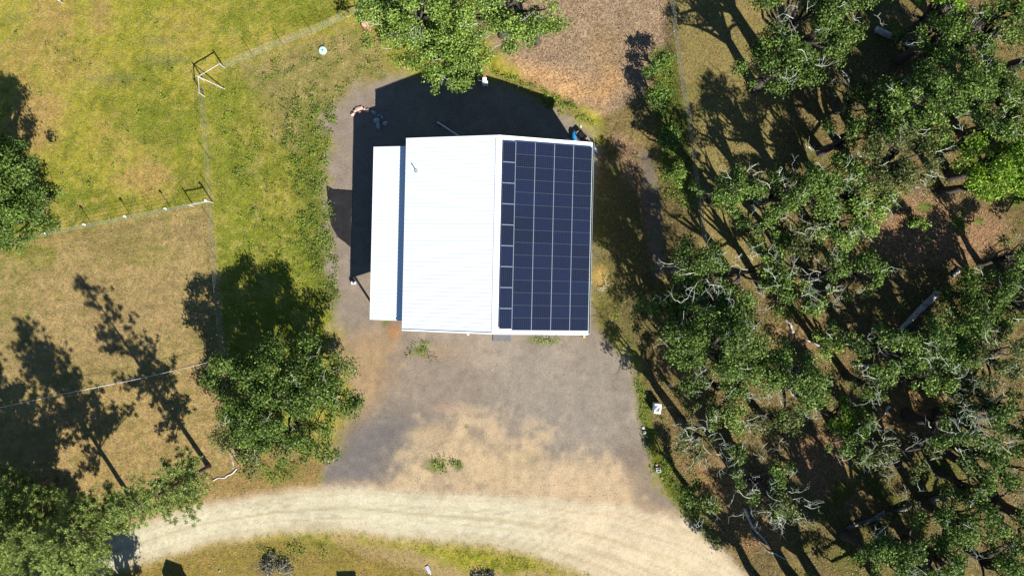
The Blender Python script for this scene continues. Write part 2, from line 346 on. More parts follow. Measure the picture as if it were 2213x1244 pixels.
    # tyre tracks turning in the yard
    for (ax_, ay_, ar_, w_, o_) in [(985, 860, 88, 4, .15), (985, 860, 124, 4, .15), (760, 1200, 330, 5, .15), (760, 1200, 366, 5, .15), (1500, 1250, 330, 6, .15), (1500, 1250, 372, 6, .15)]:
        dq = np.abs(np.hypot(U - ax_, V - ay_) - ar_ - 10 * n1); inyard = smooth(0, 20, poly_sd(U, V, [(740, 735), (1330, 735), (1390, 900), (1440, 1050), (1500, 1130), (700, 1060), (760, 900)]))
        lay(smooth(w_ * 1.6, w_ * .3, dq) * inyard * smooth(-.2, .5, n2 + .3), (196, 170, 138), None, o_)
    # fine scattered dark and pale specks of soil
    dz = tex[..., 2]
    lay(dz * smooth(.25, .8, n3 + .5 * n2), (176, 154, 128), None, .18); lay(dz * (road < 0) * smooth(.2, .8, -n3 + .5 * n2), (118, 108, 100), None, .2)
    # general mottling
    m = 1 + .12 * n2 + .14 * n3 + .06 * n1
    col = np.clip(col * m[..., None], 0, 1) * K
    return col, tex, road, U, V

def ground_material():
    m, nt, b = mat_new('ground_surface'); N = nt.nodes; L = nt.links
    at1 = N.new('ShaderNodeAttribute'); at1.attribute_name = 'surface'
    at2 = N.new('ShaderNodeAttribute'); at2.attribute_name = 'cover'
    sep = N.new('ShaderNodeSeparateColor'); L.new(at2.outputs['Color'], sep.inputs[0])
    tc = N.new('ShaderNodeTexCoord')
    def noise(scale, det, rough=.6, dist=0.0, vec=None):
        n = N.new('ShaderNodeTexNoise'); n.inputs['Scale'].default_value = scale; n.inputs['Detail'].default_value = det; n.inputs['Roughness'].default_value = rough; n.inputs['Distortion'].default_value = dist
        L.new(vec or tc.outputs['Object'], n.inputs['Vector']); return n
    def rng_(src, a, b_, c, d):
        r = N.new('ShaderNodeMapRange'); r.inputs[1].default_value = a; r.inputs[2].default_value = b_; r.inputs[3].default_value = c; r.inputs[4].default_value = d; r.clamp = True
        L.new(src, r.inputs[0]); return r.outputs[0]
    def math_(op, a, b_):
        q = N.new('ShaderNodeMath'); q.operation = op
        for i, s in enumerate((a, b_)):
            if isinstance(s, (int, float)): q.inputs[i].default_value = s
            else: L.new(s, q.inputs[i])
        return q.outputs[0]
    mp = N.new('ShaderNodeMapping'); mp.inputs['Scale'].default_value = (1.0, 2.0, 1.0); mp.inputs['Rotation'].default_value = (0, 0, .5); L.new(tc.outputs['Object'], mp.inputs[0])
    fine = noise(7.0, 5, .7); mid = noise(2.2, 4, .6, .4); streak = noise(5.0, 4, .7, .6, mp.outputs[0])
    vor = N.new('ShaderNodeTexVoronoi'); vor.inputs['Scale'].default_value = 8.5; L.new(tc.outputs['Object'], vor.inputs['Vector'])
    vsep = N.new('ShaderNodeSeparateColor'); L.new(vor.outputs['Color'], vsep.inputs[0])
    # brightness multiplier per cover
    vg = math_('MULTIPLY', rng_(streak.outputs['Fac'], .3, .7, .62, 1.42), rng_(mid.outputs['Fac'], .3, .7, .8, 1.2))
    vl = math_('MULTIPLY', rng_(vsep.outputs[0], 0, 1, .6, 1.42), rng_(fine.outputs['Fac'], .3, .7, .7, 1.3))
    vd = math_('MULTIPLY', rng_(fine.outputs['Fac'], .3, .7, .76, 1.24), rng_(mid.outputs['Fac'], .3, .7, .93, 1.07))
    tot = math_('ADD', math_('ADD', math_('MULTIPLY', vg, sep.outputs[0]), math_('MULTIPLY', vl, sep.outputs[1])), math_('MULTIPLY', vd, sep.outputs[2]))
    # hue shift on grass: dry straw versus green
    hs = N.new('ShaderNodeHueSaturation'); L.new(at1.outputs['Color'], hs.inputs['Color'])
    n4 = noise(3.4, 5, .75, .3)
    hue = math_('ADD', .5, math_('MULTIPLY', sep.outputs[0], rng_(n4.outputs['Fac'], .3, .7, -.035, .035)))
    L.new(hue, hs.inputs['Hue']); L.new(tot, hs.inputs['Value'])
    L.new(hs.outputs[0], b.inputs['Base Color']); b.inputs['Roughness'].default_value = .95; b.inputs['Specular IOR Level'].default_value = .1
    bp = N.new('ShaderNodeBump'); bp.inputs['Distance'].default_value = .05
    L.new(math_('MULTIPLY', .55, math_('SUBTRACT', 1.15, sep.outputs[2])), bp.inputs['Strength'])
    L.new(math_('ADD', fine.outputs['Fac'], math_('MULTIPLY', streak.outputs['Fac'], .8)), bp.inputs['Height']); L.new(bp.outputs[0], b.inputs['Normal'])
    return m
GROUND = ground_material()

def axis(lo, hi, step, far):
    a = list(np.arange(lo, hi + 1e-6, step)); g = step; x = lo; pre = []
    while x > -far: g *= 1.5; x -= g; pre.append(x)
    g = step; x = hi; post = []
    while x < far: g *= 1.5; x += g; post.append(x)
    return np.array(pre[::-1] + a + post)

gx = axis(-50.4, 50.4, .2, 600); gy = axis(-29.4, 29.4, .2, 600)
GX, GY = np.meshgrid(gx, gy)
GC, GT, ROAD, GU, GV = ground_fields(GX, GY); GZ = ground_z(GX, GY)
GZ = GZ + .03 * (vnoise(GX * 2.2, GY * 2.2, 5) - .5) * (GT[..., 0] + GT[..., 1])

def sheet(name, fmask, dz):
    ny, nx = GX.shape; jj, ii = np.nonzero(fmask)
    a = jj * nx + ii; quads = np.stack([a, a + 1, a + nx + 1, a + nx], 1)
    used, inv = np.unique(quads.ravel(), return_inverse=True)
    me = bpy.data.meshes.new(name); V_ = np.stack([GX.ravel()[used], GY.ravel()[used], GZ.ravel()[used] + dz], 1).astype(np.float32)
    me.vertices.add(len(V_)); me.vertices.foreach_set('co', V_.ravel())
    me.loops.add(len(inv)); me.loops.foreach_set('vertex_index', inv.astype(np.int32))
    me.polygons.add(len(quads)); me.polygons.foreach_set('loop_start', np.arange(0, len(inv), 4, dtype=np.int32))
    me.update(calc_edges=True)
    for nm, A in (('surface', GC), ('cover', GT)):
        ca = me.color_attributes.new(nm, 'FLOAT_COLOR', 'POINT'); c4 = np.ones((len(used), 4), np.float32); c4[:, :3] = A.reshape(-1, 3)[used]
        ca.data.foreach_set('color', c4.ravel())
    me.polygons.foreach_set('use_smooth', [True] * len(me.polygons))
    me.materials.append(GROUND)
    o = bpy.data.objects.new(name, me); COL.objects.link(o); o['kind'] = 'structure'
    return o
allf = np.ones((GX.shape[0] - 1, GX.shape[1] - 1), bool)
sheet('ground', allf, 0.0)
rm = (ROAD > -4)[:-1, :-1] & (ROAD > -4)[1:, 1:] & (np.abs(GX[:-1, :-1]) < 49) & (np.abs(GY[:-1, :-1]) < 28.5)
sheet('dirt_road', rm, .004)
YARD = [(735, 235), (1110, 190), (1190, 225), (1275, 280), (1300, 330), (1282, 640), (1310, 735), (1368, 805), (1385, 920), (1420, 1040), (1330, 1080), (1000, 1070), (700, 1056), (752, 940), (778, 850), (750, 750), (728, 640), (715, 540), (722, 400)]
ym = (poly_sd(GU, GV, YARD) > 0)[:-1, :-1] & ~rm & (ROAD[:-1, :-1] < -5)
sheet('gravel_yard', ym, .004)

# ------------------------------------------------------------------ grass and litter (uncountable ground cover)
def sample_cover(ch, n, extra=None, seed=1, lo=.35):
    r = np.random.default_rng(seed); out = []
    got = 0
    while got < n:
        x = r.uniform(-48.5, 48.5, n); y = r.uniform(-27.5, 27.5, n)
        i = np.clip(((x + 50.4) / .2).astype(int) + IX0, 0, GX.shape[1] - 1); j = np.clip(((y + 29.4) / .2).astype(int) + IY0, 0, GX.shape[0] - 1)
        w = GT[j, i, ch] * (extra(x, y, j, i) if extra else 1.0)
        k = (w > lo) & (r.uniform(size=n) < w)
        k &= ~((x > -12.4) & (x < 6.9) & (y > -3.9) & (y < 12.8))
        out.append(np.stack([x[k], y[k], GZ[j[k], i[k]]], 1)); got += k.sum()
        if len(out) > 12: break
    return np.concatenate(out)[:n]
IX0 = int(np.searchsorted(gx, -50.4 - 1e-3)); IY0 = int(np.searchsorted(gy, -29.4 - 1e-3))

def blades(P, r, hmin, hmax, wmin, wmax, lean=.6, per=3):
    P = np.repeat(P, per, 0); n = len(P); a = r.uniform(0, 2 * np.pi, n); h = r.uniform(hmin, hmax, n); w = r.uniform(wmin, wmax, n)
    P = P + np.stack([r.normal(0, .06, n), r.normal(0, .06, n), np.full(n, -.01)], 1)
    d = np.stack([np.cos(a), np.sin(a), np.zeros(n)], 1); s = np.stack([-np.sin(a), np.cos(a), np.zeros(n)], 1)
    tip = P + d * (h * lean)[:, None] + np.array([0, 0, 1.0]) * (h * .7)[:, None]
    V_ = np.stack([P - s * w[:, None], P + s * w[:, None], tip], 1)
    return V_.reshape(-1, 3)

r_ = np.random.default_rng(5)
GRASSM = leafmat('grass_blade', [(.12, .14, .015), (.20, .22, .025), (.30, .28, .07), (.16, .18, .02)], trans=.2)
STRAW = leafmat('straw_blade', [(.20, .15, .06), (.30, .23, .11), (.38, .30, .17), (.18, .16, .05)], trans=.2)
greenish = lambda x, y, j, i: np.clip((GC[j, i, 1] - GC[j, i, 0]) * 14 + .55, 0.02, 1)
dryish = lambda x, y, j, i: np.clip((GC[j, i, 0] - GC[j, i, 1]) * 10 + .3, 0.02, 1)
P = sample_cover(0, 60000, greenish, 11, .2)
finish(np_mesh('grass', blades(P, r_, .05, .15, .014, .032), 3, GRASSM), 'short green grass of the fields and verges', 'grass', None, 'stuff')
P = sample_cover(0, 34000, dryish, 12, .2)
finish(np_mesh('dry_grass', blades(P, r_, .05, .18, .014, .03, .9), 3, STRAW), 'dry straw coloured grass of the mown paddocks', 'grass', None, 'stuff')

def flat_leaves(P, r, smin, smax):
    n = len(P); a = r.uniform(0, 2 * np.pi, n); s = r.uniform(smin, smax, n); t = r.normal(0, .35, (n, 2))
    d = np.stack([np.cos(a), np.sin(a), t[:, 0]], 1) * s[:, None]; e = np.stack([-np.sin(a), np.cos(a), t[:, 1]], 1) * (s * .55)[:, None]
    C = P + np.array([0, 0, .05])
    return np.stack([C + d, C + e, C - d, C - e], 1).reshape(-1, 3)
LITTER = leafmat('fallen_leaf', [(.10, .05, .03), (.22, .13, .08), (.33, .24, .16), (.44, .36, .28)], trans=.1, pos=[0, .45, .8, 1])
P = sample_cover(1, 42000, None, 13, .3)
finish(np_mesh('leaf_litter', flat_leaves(P, r_, .03, .07), 4, LITTER), 'brown and pale fallen leaves on the floor of the wood', 'leaf litter', None, 'stuff')

# taller green weeds in the places that have them
def weed_patch(polys, n, seed, hmin=.1, hmax=.4, sz=.075):
    r = np.random.default_rng(seed); Vs = []
    for P_, cnt in polys:
        xs = [p[0] for p in P_]; ys = [p[1] for p in P_]; got = 0
        while got < cnt:
            u = r.uniform(min(xs), max(xs), cnt * 2); v = r.uniform(min(ys), max(ys), cnt * 2)
            k = poly_sd(u, v, P_) > 0; k &= fbm(u * .07, v * .07, seed, 3) > .5
            u = u[k][:cnt - got]; v = v[k][:cnt - got]; got += max(len(u), 1)
            if len(u) == 0: continue
            x = (u - CX) * CAMH / F; y = -(v - CY) * CAMH / F; z = ground_z(x, y)
            for (a, b_, c) in zip(x, y, z):
                h = r.uniform(hmin, hmax); m = r.integers(10, 22); q = r.normal(0, .17, (m, 2))
                C = np.stack([a + q[:, 0], b_ + q[:, 1], c + r.uniform(.05, h, m)], 1); Vs.append(C)
    C = np.concatenate(Vs); n_ = len(C); nrm = r.normal(0, .6, (n_, 3)); nrm[:, 2] += 1; nrm /= np.linalg.norm(nrm, axis=1)[:, None]
    d = np.cross(nrm, r.normal(size=(n_, 3))); d /= np.linalg.norm(d, axis=1)[:, None]; e = np.cross(nrm, d)
    s = r.uniform(.6, 1.2, n_)[:, None] * sz
    return np.stack([C + d * s, C + e * s * .5, C - d * s, C - e * s * .5], 1).reshape(-1, 3)
WP = [([(620, 210), (740, 200), (712, 330), (705, 420), (722, 560), (738, 660), (690, 640), (650, 500), (625, 360)], 330), ([(480, 200), (640, 200), (700, 600), (560, 640), (490, 420)], 160), ([(600, 100), (820, 60), (860, 140), (700, 230), (560, 180)], 60), ([(20, 20), (420, 20), (430, 420), (120, 430)], 40),
      ([(1375, 815), (1400, 840), (1425, 950), (1470, 1030), (1540, 1130), (1500, 1120), (1420, 1040), (1390, 940)], 110), ([(1360, 800), (1480, 830), (1600, 1180), (1480, 1100)], 70), ([(1480, 350), (2213, 0), (2213, 1244), (1700, 1244), (1440, 850)], 420), ([(1300, 330), (1440, 330), (1450, 760), (1300, 740)], 90),
      ([(1400, 100), (1450, 110), (1490, 330), (1500, 470), (1440, 430), (1420, 290)], 130),
      ([(1060, 150), (1130, 175), (1210, 205), (1290, 275), (1200, 240), (1110, 190)], 90),
      ([(880, 770), (900, 740), (930, 735), (925, 770)], 14), ([(920, 990), (965, 985), (1000, 1000), (960, 1020)], 24), ([(1130, 728), (1215, 728), (1215, 745), (1140, 742)], 12),
      ([(560, 1180), (640, 1172), (720, 1190), (680, 1215), (590, 1215)], 30), ([(560, 1000), (640, 1000), (640, 1035), (580, 1040)], 40),
      ([(1700, 380), (1900, 400), (1860, 520), (1720, 500)], 120), ([(2030, 450), (2090, 450), (2090, 510), (2050, 510)], 26), ([(1640, 600), (1780, 600), (1760, 690), (1660, 700)], 70),
      ([(700, 440), (722, 440), (735, 640), (716, 640)], 40), ([(1500, 840), (1700, 880), (1640, 960), (1540, 930)], 60)]
finish(np_mesh('weeds', weed_patch(WP, 0, 3), 4, LEAF['weed']), 'patches of taller green weeds along the yard edges and in the wood', 'weeds', None, 'stuff')
# loose stones of the yard
def pebbles(n, seed):
    r = np.random.default_rng(seed); u = r.uniform(690, 1480, n); v = r.uniform(180, 1110, n); k = (poly_sd(u, v, YARD) > 0) & ~((u > 800) & (u < 1283) & (v > 285) & (v < 722)); u = u[k]; v = v[k]
    x = (u - CX) * CAMH / F; y = -(v - CY) * CAMH / F; z = ground_z(x, y) + .012; m = len(x); s = r.uniform(.015, .04, m); a = r.uniform(0, 3, m)
    O = []
    top = np.stack([x, y, z + s], 1)
    for kq in range(4):
        a0 = a + kq * np.pi / 2; a1 = a0 + np.pi / 2
        O.append(np.stack([np.stack([x + s * 1.3 * np.cos(a0), y + s * np.sin(a0), z - .02], 1), np.stack([x + s * 1.3 * np.cos(a1), y + s * np.sin(a1), z - .02], 1), top], 1))
    return np.concatenate(O).reshape(-1, 3)
PEB = leafmat('pebble', [(.12, .11, .10), (.22, .2, .18), (.42, .36, .3), (.2, .18, .17)], trans=0.0)
finish(np_mesh('gravel', pebbles(16000, 4), 3, PEB), 'loose small stones scattered over the yard', 'gravel', None, 'stuff')

# ------------------------------------------------------------------ the shed
def roof_material():
    m, nt, b = mat_new('white_metal_roofing'); N = nt.nodes; L = nt.links
    tc = N.new('ShaderNodeTexCoord'); ns = N.new('ShaderNodeTexNoise'); ns.inputs['Scale'].default_value = 1.3; ns.inputs['Detail'].default_value = 5
    L.new(tc.outputs['Object'], ns.inputs['Vector']); cr = N.new('ShaderNodeValToRGB')
    cr.color_ramp.elements[0].position = .25; cr.color_ramp.elements[0].color = (.69, .735, .78, 1); cr.color_ramp.elements[1].position = .75; cr.color_ramp.elements[1].color = (.74, .785, .83, 1)
    L.new(ns.outputs['Fac'], cr.inputs[0]); L.new(cr.outputs[0], b.inputs['Base Color']); b.inputs['Roughness'].default_value = .5; b.inputs['Specular IOR Level'].default_value = .3
    return m
ROOF = roof_material()
TRIM = plain('white_trim', (.87, .87, .87), .5, .05, 2)
WALLM = plain('pale_metal_siding', (.55, .56, .55), .6, .06, 2)
GUTM = plain('pale_green_gutter', (.50, .58, .54), .45, .08, 3)
DARKGAP = plain('gutter_inside', (.06, .07, .06), .7, .2, 3)
DOORM = plain('roller_door', (.45, .46, .46), .6, .08, 2)
POSTM = plain('shed_post', (.35, .27, .2), .9, .2, 4)

BZ = 0.0; EAVE = 4.13; RIDGE = 6.17; HW = 8.02; HL = 8.22
barn = thing('metal_shed', 'large white metal roofed shed with dark solar panels on its right slope', 'shed', (-1.28, 4.42, 0), math.radians(-1.3))
def lpart(name, mb, mat, parent=barn, **kw):
    mb.local = True; return mb.build(name, mat, parent, **kw)

def ribbed(x0, z0, x1, z1, y0, y1, pitch=.3, rib=.016, rw=.035, thick=.03):
    """sheet running from (x0,z0) to (x1,z1), ribs along the slope"""
    mb = MB(); prof = []; y = y0; d = Vector((x1 - x0, 0, z1 - z0)).normalized(); nrm = Vector((-d.z, 0, d.x))
    if nrm.z < 0: nrm = -nrm
    prof.append((y0, 0)); yy = y0 + .06
    while yy + rw * 2 < y1:
        prof += [(yy, 0), (yy + rw * .35, rib), (yy + rw * .95, rib), (yy + rw * 1.3, 0)]; yy += pitch
    prof.append((y1, 0)); n = len(prof)
    V_ = []
    for (x, z) in ((x0, z0), (x1, z1)):
        for off in (0, -thick):
            for (y, h) in prof:
                hh = h if off == 0 else 0
                V_.append((x + nrm.x * (hh + off), y, z + nrm.z * (hh + off)))
    Fc = []
    for i in range(n - 1):
        Fc.append((i, i + 1, 2 * n + i + 1, 2 * n + i)); Fc.append((n + i, 3 * n + i, 3 * n + i + 1, n + i + 1))
        Fc.append((i, n + i, n + i + 1, i + 1)); Fc.append((2 * n + i, 2 * n + i + 1, 3 * n + i + 1, 3 * n + i))
    Fc.append((0, 2 * n, 3 * n, n)); Fc.append((n - 1, 2 * n - 1, 4 * n - 1, 3 * n - 1))
    mb.add(V_, Fc); return mb

ow = .35                                       # overhang
wt = EAVE - .25
mb = MB()                                      # walls with gable ends
wx = HW - ow; wy = HL - ow; gzp = EAVE - .22 + (RIDGE - EAVE) * (ow / HW)
for sy in (-1, 1):
    y = sy * wy; t = .12
    P_ = [(-wx, -.3), (wx, -.3), (wx, gzp), (0, RIDGE - .25), (-wx, gzp)]
    mb.add([(a, y, b) for a, b in P_] + [(a, y - sy * t, b) for a, b in P_],
           [(0, 1, 2, 3, 4), (9, 8, 7, 6, 5)] + [(i, (i + 1) % 5, (i + 1) % 5 + 5, i + 5) for i in range(5)])
for sx in (-1, 1): mb.box((sx * (wx - .06), 0, (gzp - .3) / 2 + .0), (.12, 2 * wy - .244, gzp + .3))
lpart('wall', mb, WALLM)
rl = lpart('roof_slope', ribbed(-HW, EAVE, 0, RIDGE, -HL, HL, .36), ROOF)
rr = lpart('roof_slope', ribbed(HW, EAVE, 0, RIDGE, -HL, HL, .36), ROOF)
mb = MB()
sl = (RIDGE - EAVE) / HW; cw = .24
V_ = [(-cw, -HL - .02, RIDGE - cw * sl + .035), (0, -HL - .02, RIDGE + .05), (cw, -HL - .02, RIDGE - cw * sl + .035), (-cw, HL + .02, RIDGE - cw * sl + .035), (0, HL + .02, RIDGE + .05), (cw, HL + .02, RIDGE - cw * sl + .035)]
V_ += [(x, y, z - .02) for x, y, z in V_]
mb.add(V_, [(0, 1, 4, 3), (1, 2, 5, 4), (6, 9, 10, 7), (7, 10, 11, 8), (0, 3, 9, 6), (2, 8, 11, 5), (0, 6, 7, 1), (1, 7, 8, 2), (3, 4, 10, 9), (4, 5, 11, 10)])
lpart('ridge_cap', mb, TRIM)
for sy in (-1, 1):                              # gable trim
    mb = MB()
    for sx in (-1, 1):
        a = Vector((sx * HW, sy * (HL + .03), EAVE)); b_ = Vector((0, sy * (HL + .03), RIDGE))
        V_ = []
        for p in (a, b_):
            for dy in (-.10, .025):
                for dz in (-.16, .045): V_.append(p + Vector((0, sy * dy, dz)))
        mb.add(V_, [(0, 1, 3, 2), (4, 6, 7, 5), (0, 4, 5, 1), (2, 3, 7, 6), (1, 5, 7, 3), (0, 2, 6, 4)])
    lpart('gable_trim', mb, TRIM)
mb = MB()                                       # gutter on the right eave
for (cx_, w_, h_, zz) in ((HW + .14, .02, .12, -.05), (HW + .02, .02, .12, -.06), (HW + .08, .14, .02, -.115)):
    mb.box((cx_, 0, EAVE + zz), (w_, 2 * HL, h_))
gut = lpart('gutter', mb, GUTM)
mb = MB(); mb.box((HW + .08, 0, EAVE - .095), (.09, 2 * HL - .1, .014)); lpart('gutter_floor', mb, DARKGAP, gut)
# gable doors
mb = MB(); mb.box((3.9, -wy - .03, 1.75), (3.6, .06, 3.5)); 
for k in range(7): mb.box((3.9, -wy - .07, .3 + k * .48), (3.6, .03, .04))
lpart('roller_door', mb, DOORM)
mb = MB(); mb.box((-.3, -wy - .03, 1.05), (.95, .06, 2.1)); d_ = lpart('entry_door', mb, TRIM)
mb = MB(); mb.box((.05, -wy - .09, 1.0), (.05, .06, .14)); lpart('door_handle', mb, DARKGAP, d_)
# roof vent pipe
def roof_z(x): return RIDGE - abs(x) * sl
vx, vy = -7.05, 5.45
mb = MB(); mb.tube([(vx, vy, roof_z(vx) - .05), (vx, vy, roof_z(vx) + .42)], .05, 10); v_ = lpart('vent_pipe', mb, GUTM, smooth_=False)
mb = MB(); mb.tube([(vx, vy, roof_z(vx) - .0), (vx, vy, roof_z(vx) + .06)], [.16, .10], 12); lpart('flashing', mb, CONC, v_)
# lean-to
LX0, LX1 = -11.02, -HW + ow; LZ0, LZ1 = 2.9, 3.62; LY0, LY1 = -7.45, 7.72
lt = lpart('lean_to_roof', ribbed(LX0, LZ0, LX1, LZ1, LY0, LY1, .36, thick=.035), ROOF)
mb = MB(); mb.box((LX0 - .02, 0.135, LZ0 - .06), (.03, LY1 - LY0, .14)); lpart('fascia', mb, TRIM)
for k in range(5):
    mb = MB(); y = LY0 + .25 + k * (LY1 - LY0 - .5) / 4; mb.box((LX0 + .28, y, LZ0 / 2 - .16), (.15, .15, LZ0 + .2)); lpart('post', mb, POSTM)
mb = MB(); mb.box((LX0 + .28, .135, LZ0 - .1), (.09, LY1 - LY0 - .3, .18)); lpart('beam', mb, POSTM)
# door slab
mb = MB(); mb.box((.55, -8.55, .02), (1.66, 1.5, .16)); lpart('door_slab', mb, CONC, bevel=.02)

# solar panels
def panel_material():
    m, nt, b = mat_new('solar_cells'); N = nt.nodes; L = nt.links
    tc = N.new('ShaderNodeTexCoord'); oi = N.new('ShaderNodeObjectInfo')
    sp = N.new('ShaderNodeSeparateXYZ'); L.new(tc.outputs['Object'], sp.inputs[0])
    def line(out, n, length, w):
        a = N.new('ShaderNodeMath'); a.operation = 'MULTIPLY'; L.new(out, a.inputs[0]); a.inputs[1].default_value = n / length
        f = N.new('ShaderNodeMath'); f.operation = 'FRACT'; L.new(a.outputs[0], f.inputs[0])
        c = N.new('ShaderNodeMath'); c.operation = 'LESS_THAN'; L.new(f.outputs[0], c.inputs[0]); c.inputs[1].default_value = w
        return c.outputs[0]
    l1 = line(sp.outputs[0], 10, 1.66, .06); l2 = line(sp.outputs[1], 6, 1.0, .06)
    mx = N.new('ShaderNodeMath'); mx.operation = 'MAXIMUM'; L.new(l1, mx.inputs[0]); L.new(l2, mx.inputs[1])
    base = N.new('ShaderNodeValToRGB'); base.color_ramp.elements[0].color = (.008, .011, .022, 1); base.color_ramp.elements[1].color = (.009, .014, .036, 1)
    L.new(oi.outputs['Random'], base.inputs[0])
    ns = N.new('ShaderNodeTexNoise'); ns.inputs['Scale'].default_value = 14; ns.inputs['Detail'].default_value = 3; L.new(tc.outputs['Object'], ns.inputs['Vector'])
    mm = N.new('ShaderNodeMix'); mm.data_type = 'RGBA'; L.new(mx.outputs[0], mm.inputs['Factor']); L.new(base.outputs[0], mm.inputs[6]); mm.inputs[7].default_value = (.045, .055, .10, 1)
    hs = N.new('ShaderNodeHueSaturation'); L.new(mm.outputs[2], hs.inputs['Color'])
    mr = N.new('ShaderNodeMapRange'); mr.inputs[3].default_value = .7; mr.inputs[4].default_value = 1.35; L.new(ns.outputs['Fac'], mr.inputs[0]); L.new(mr.outputs[0], hs.inputs['Value'])
    L.new(hs.outputs[0], b.inputs['Base Color']); b.inputs['Roughness'].default_value = .22; b.inputs['Specular IOR Level'].default_value = .5
    b.inputs['Coat Weight'].default_value = .3; b.inputs['Coat Roughness'].default_value = .1
    return m
CELLS = panel_material(); FRAME = plain('panel_frame', (.085, .10, .14), .4, .1, 3, 0, .4); RAIL = plain('aluminium_rail', (.32, .37, .43), .4, .08, 3, 0, .3)
def panel_mesh(L_, W_):
    mb = MB(); mb.box((0, 0, .0), (L_, W_, .03)); mb.local = True
    fr = MB(); w = .018
    for s in (-1, 1):
        fr.box((0, s * (W_ / 2 + w / 2), .0), (L_ + 2 * w, w, .045)); fr.box((s * (L_ / 2 + w / 2), 0, 0), (w, W_, .045))
    fr.local = True
    return mb, fr
ang = math.atan(sl)
def place_panel(src, x, y, rot90=False):
    lift = .13; nx, nz = math.sin(ang), math.cos(ang)
    src.location = (x + nx * lift, y, roof_z(x) + nz * lift)
    src.rotation_euler = (Matrix.Rotation(ang, 4, 'Y') @ Matrix.Rotation(math.pi / 2 if rot90 else 0, 4, 'Z')).to_euler()
pm, pf = panel_mesh(1.615, .998)
p0 = pm.build('solar_panel', CELLS, barn); p0.location = (0, 0, 0)
f0 = pf.build('frame', FRAME, p0)
PITCH = 1.0495; x_start = 1.40; COLP = 1.695
first = True
for c in range(4):
    for r in range(15):
        if first: p, f = p0, f0; first = False
        else:
            p = p0.copy(); COL.objects.link(p); f = f0.copy(); COL.objects.link(f); f.parent = p; p.parent = barn
        place_panel(p, x_start + (c + .5) * COLP * math.cos(ang), 7.83 - (r + .5) * PITCH)
for r in range(9):
    p = p0.copy(); COL.objects.link(p); f = f0.copy(); COL.objects.link(f); f.parent = p; p.parent = barn
    place_panel(p, .86, 7.80 - (r + .5) * 1.738, True)
def slope_bar(x, y0, y1, w, lift, h=.04):
    mb = MB(); mb.box((0, 0, 0), (w, y1 - y0, h), Matrix.Rotation(ang, 3, 'Y')); o = lpart('mounting_rail', mb, RAIL)
    o.location = (x + math.sin(ang) * lift, (y0 + y1) / 2, roof_z(x) + math.cos(ang) * lift); return o
for c in range(0, 4): slope_bar(x_start + c * COLP * math.cos(ang) - .0, -7.92, 7.85, .035, .13)
for r in range(16):                              # cross rails show as pale lines between rows
    mb = MB(); y = 7.83 - r * PITCH; Lr = 4 * COLP
    mb.box((0, 0, 0), (Lr - .05, .03, .03), Matrix.Rotation(ang, 3, 'Y')); o = lpart('mounting_rail', mb, RAIL)
    xm = x_start + 2 * COLP * math.cos(ang); o.location = (xm + math.sin(ang) * .112, y, roof_z(xm) + math.cos(ang) * .112)
for r in range(1, 9):
    mb = MB(); y = 7.80 - r * 1.738; mb.box((0, 0, 0), (1.03, .05, .03), Matrix.Rotation(ang, 3, 'Y')); o = lpart('mounting_rail', mb, RAIL)
    o.location = (.86 + math.sin(ang) * .125, y, roof_z(.86) + math.cos(ang) * .125)

# ------------------------------------------------------------------ small sheds just below the frame (their shadows fall into view)
def small_shed(px, py, w, d, h, rise, rz, label):
    x, y, g = at(px, py); t = thing('garden_shed', label, 'shed', (x, y, g), rz)
    mb = MB(); mb.local = True; mb.box((0, 0, h / 2 - .1), (w, d, h + .2)); 
    if rise:
        for s in (-1, 1):
            mb.add([(-w / 2, s * d / 2, h), (w / 2, s * d / 2, h), (0, s * d / 2, h + rise)], [(0, 1, 2)])
    mb.build('wall', WEATHER2, t)
    mb = MB(); mb.local = True
    if rise:
        for s in (-1, 1):
            a = math.atan2(rise, w / 2); ln = math.hypot(w / 2, rise) + .15
            mb.box((s * (w / 4 + .04), 0, h + rise / 2 + .02), (ln, d + .3, .05), Matrix.Rotation(s * a, 3, 'Y'))
    else: mb.box((0, 0, h + .03), (w + .2, d + .2, .08))
    mb.build('roof', WEATHER2, t)
    mb = MB(); mb.local = True; mb.box((0, d / 2 + .03, h * .4), (w * .35, .05, h * .8)); mb.build('door', WEATHER, t)
    return t
small_shed(418, 1312, 1.7, 2.2, 1.9, .55, .33, 'small gabled garden shed below the road, casting the pointed shadow')
small_shed(786, 1313, 1.5, 1.6, 1.9, 0, .03, 'small flat roofed garden shed below the lower edge, casting the square shadow')

# ------------------------------------------------------------------ trees
def quads_from(C, nrm, r, smin, smax, asp=.6):
    n = len(C); nrm = nrm / (np.linalg.norm(nrm, axis=1)[:, None] + 1e-9)
    d = np.cross(nrm, r.normal(size=(n, 3))); d /= (np.linalg.norm(d, axis=1)[:, None] + 1e-9); e = np.cross(nrm, d)
    s = r.uniform(smin, smax, n)[:, None]
    return np.stack([C + d * s, C + e * s * asp, C - d * s, C - e * s * asp], 1)

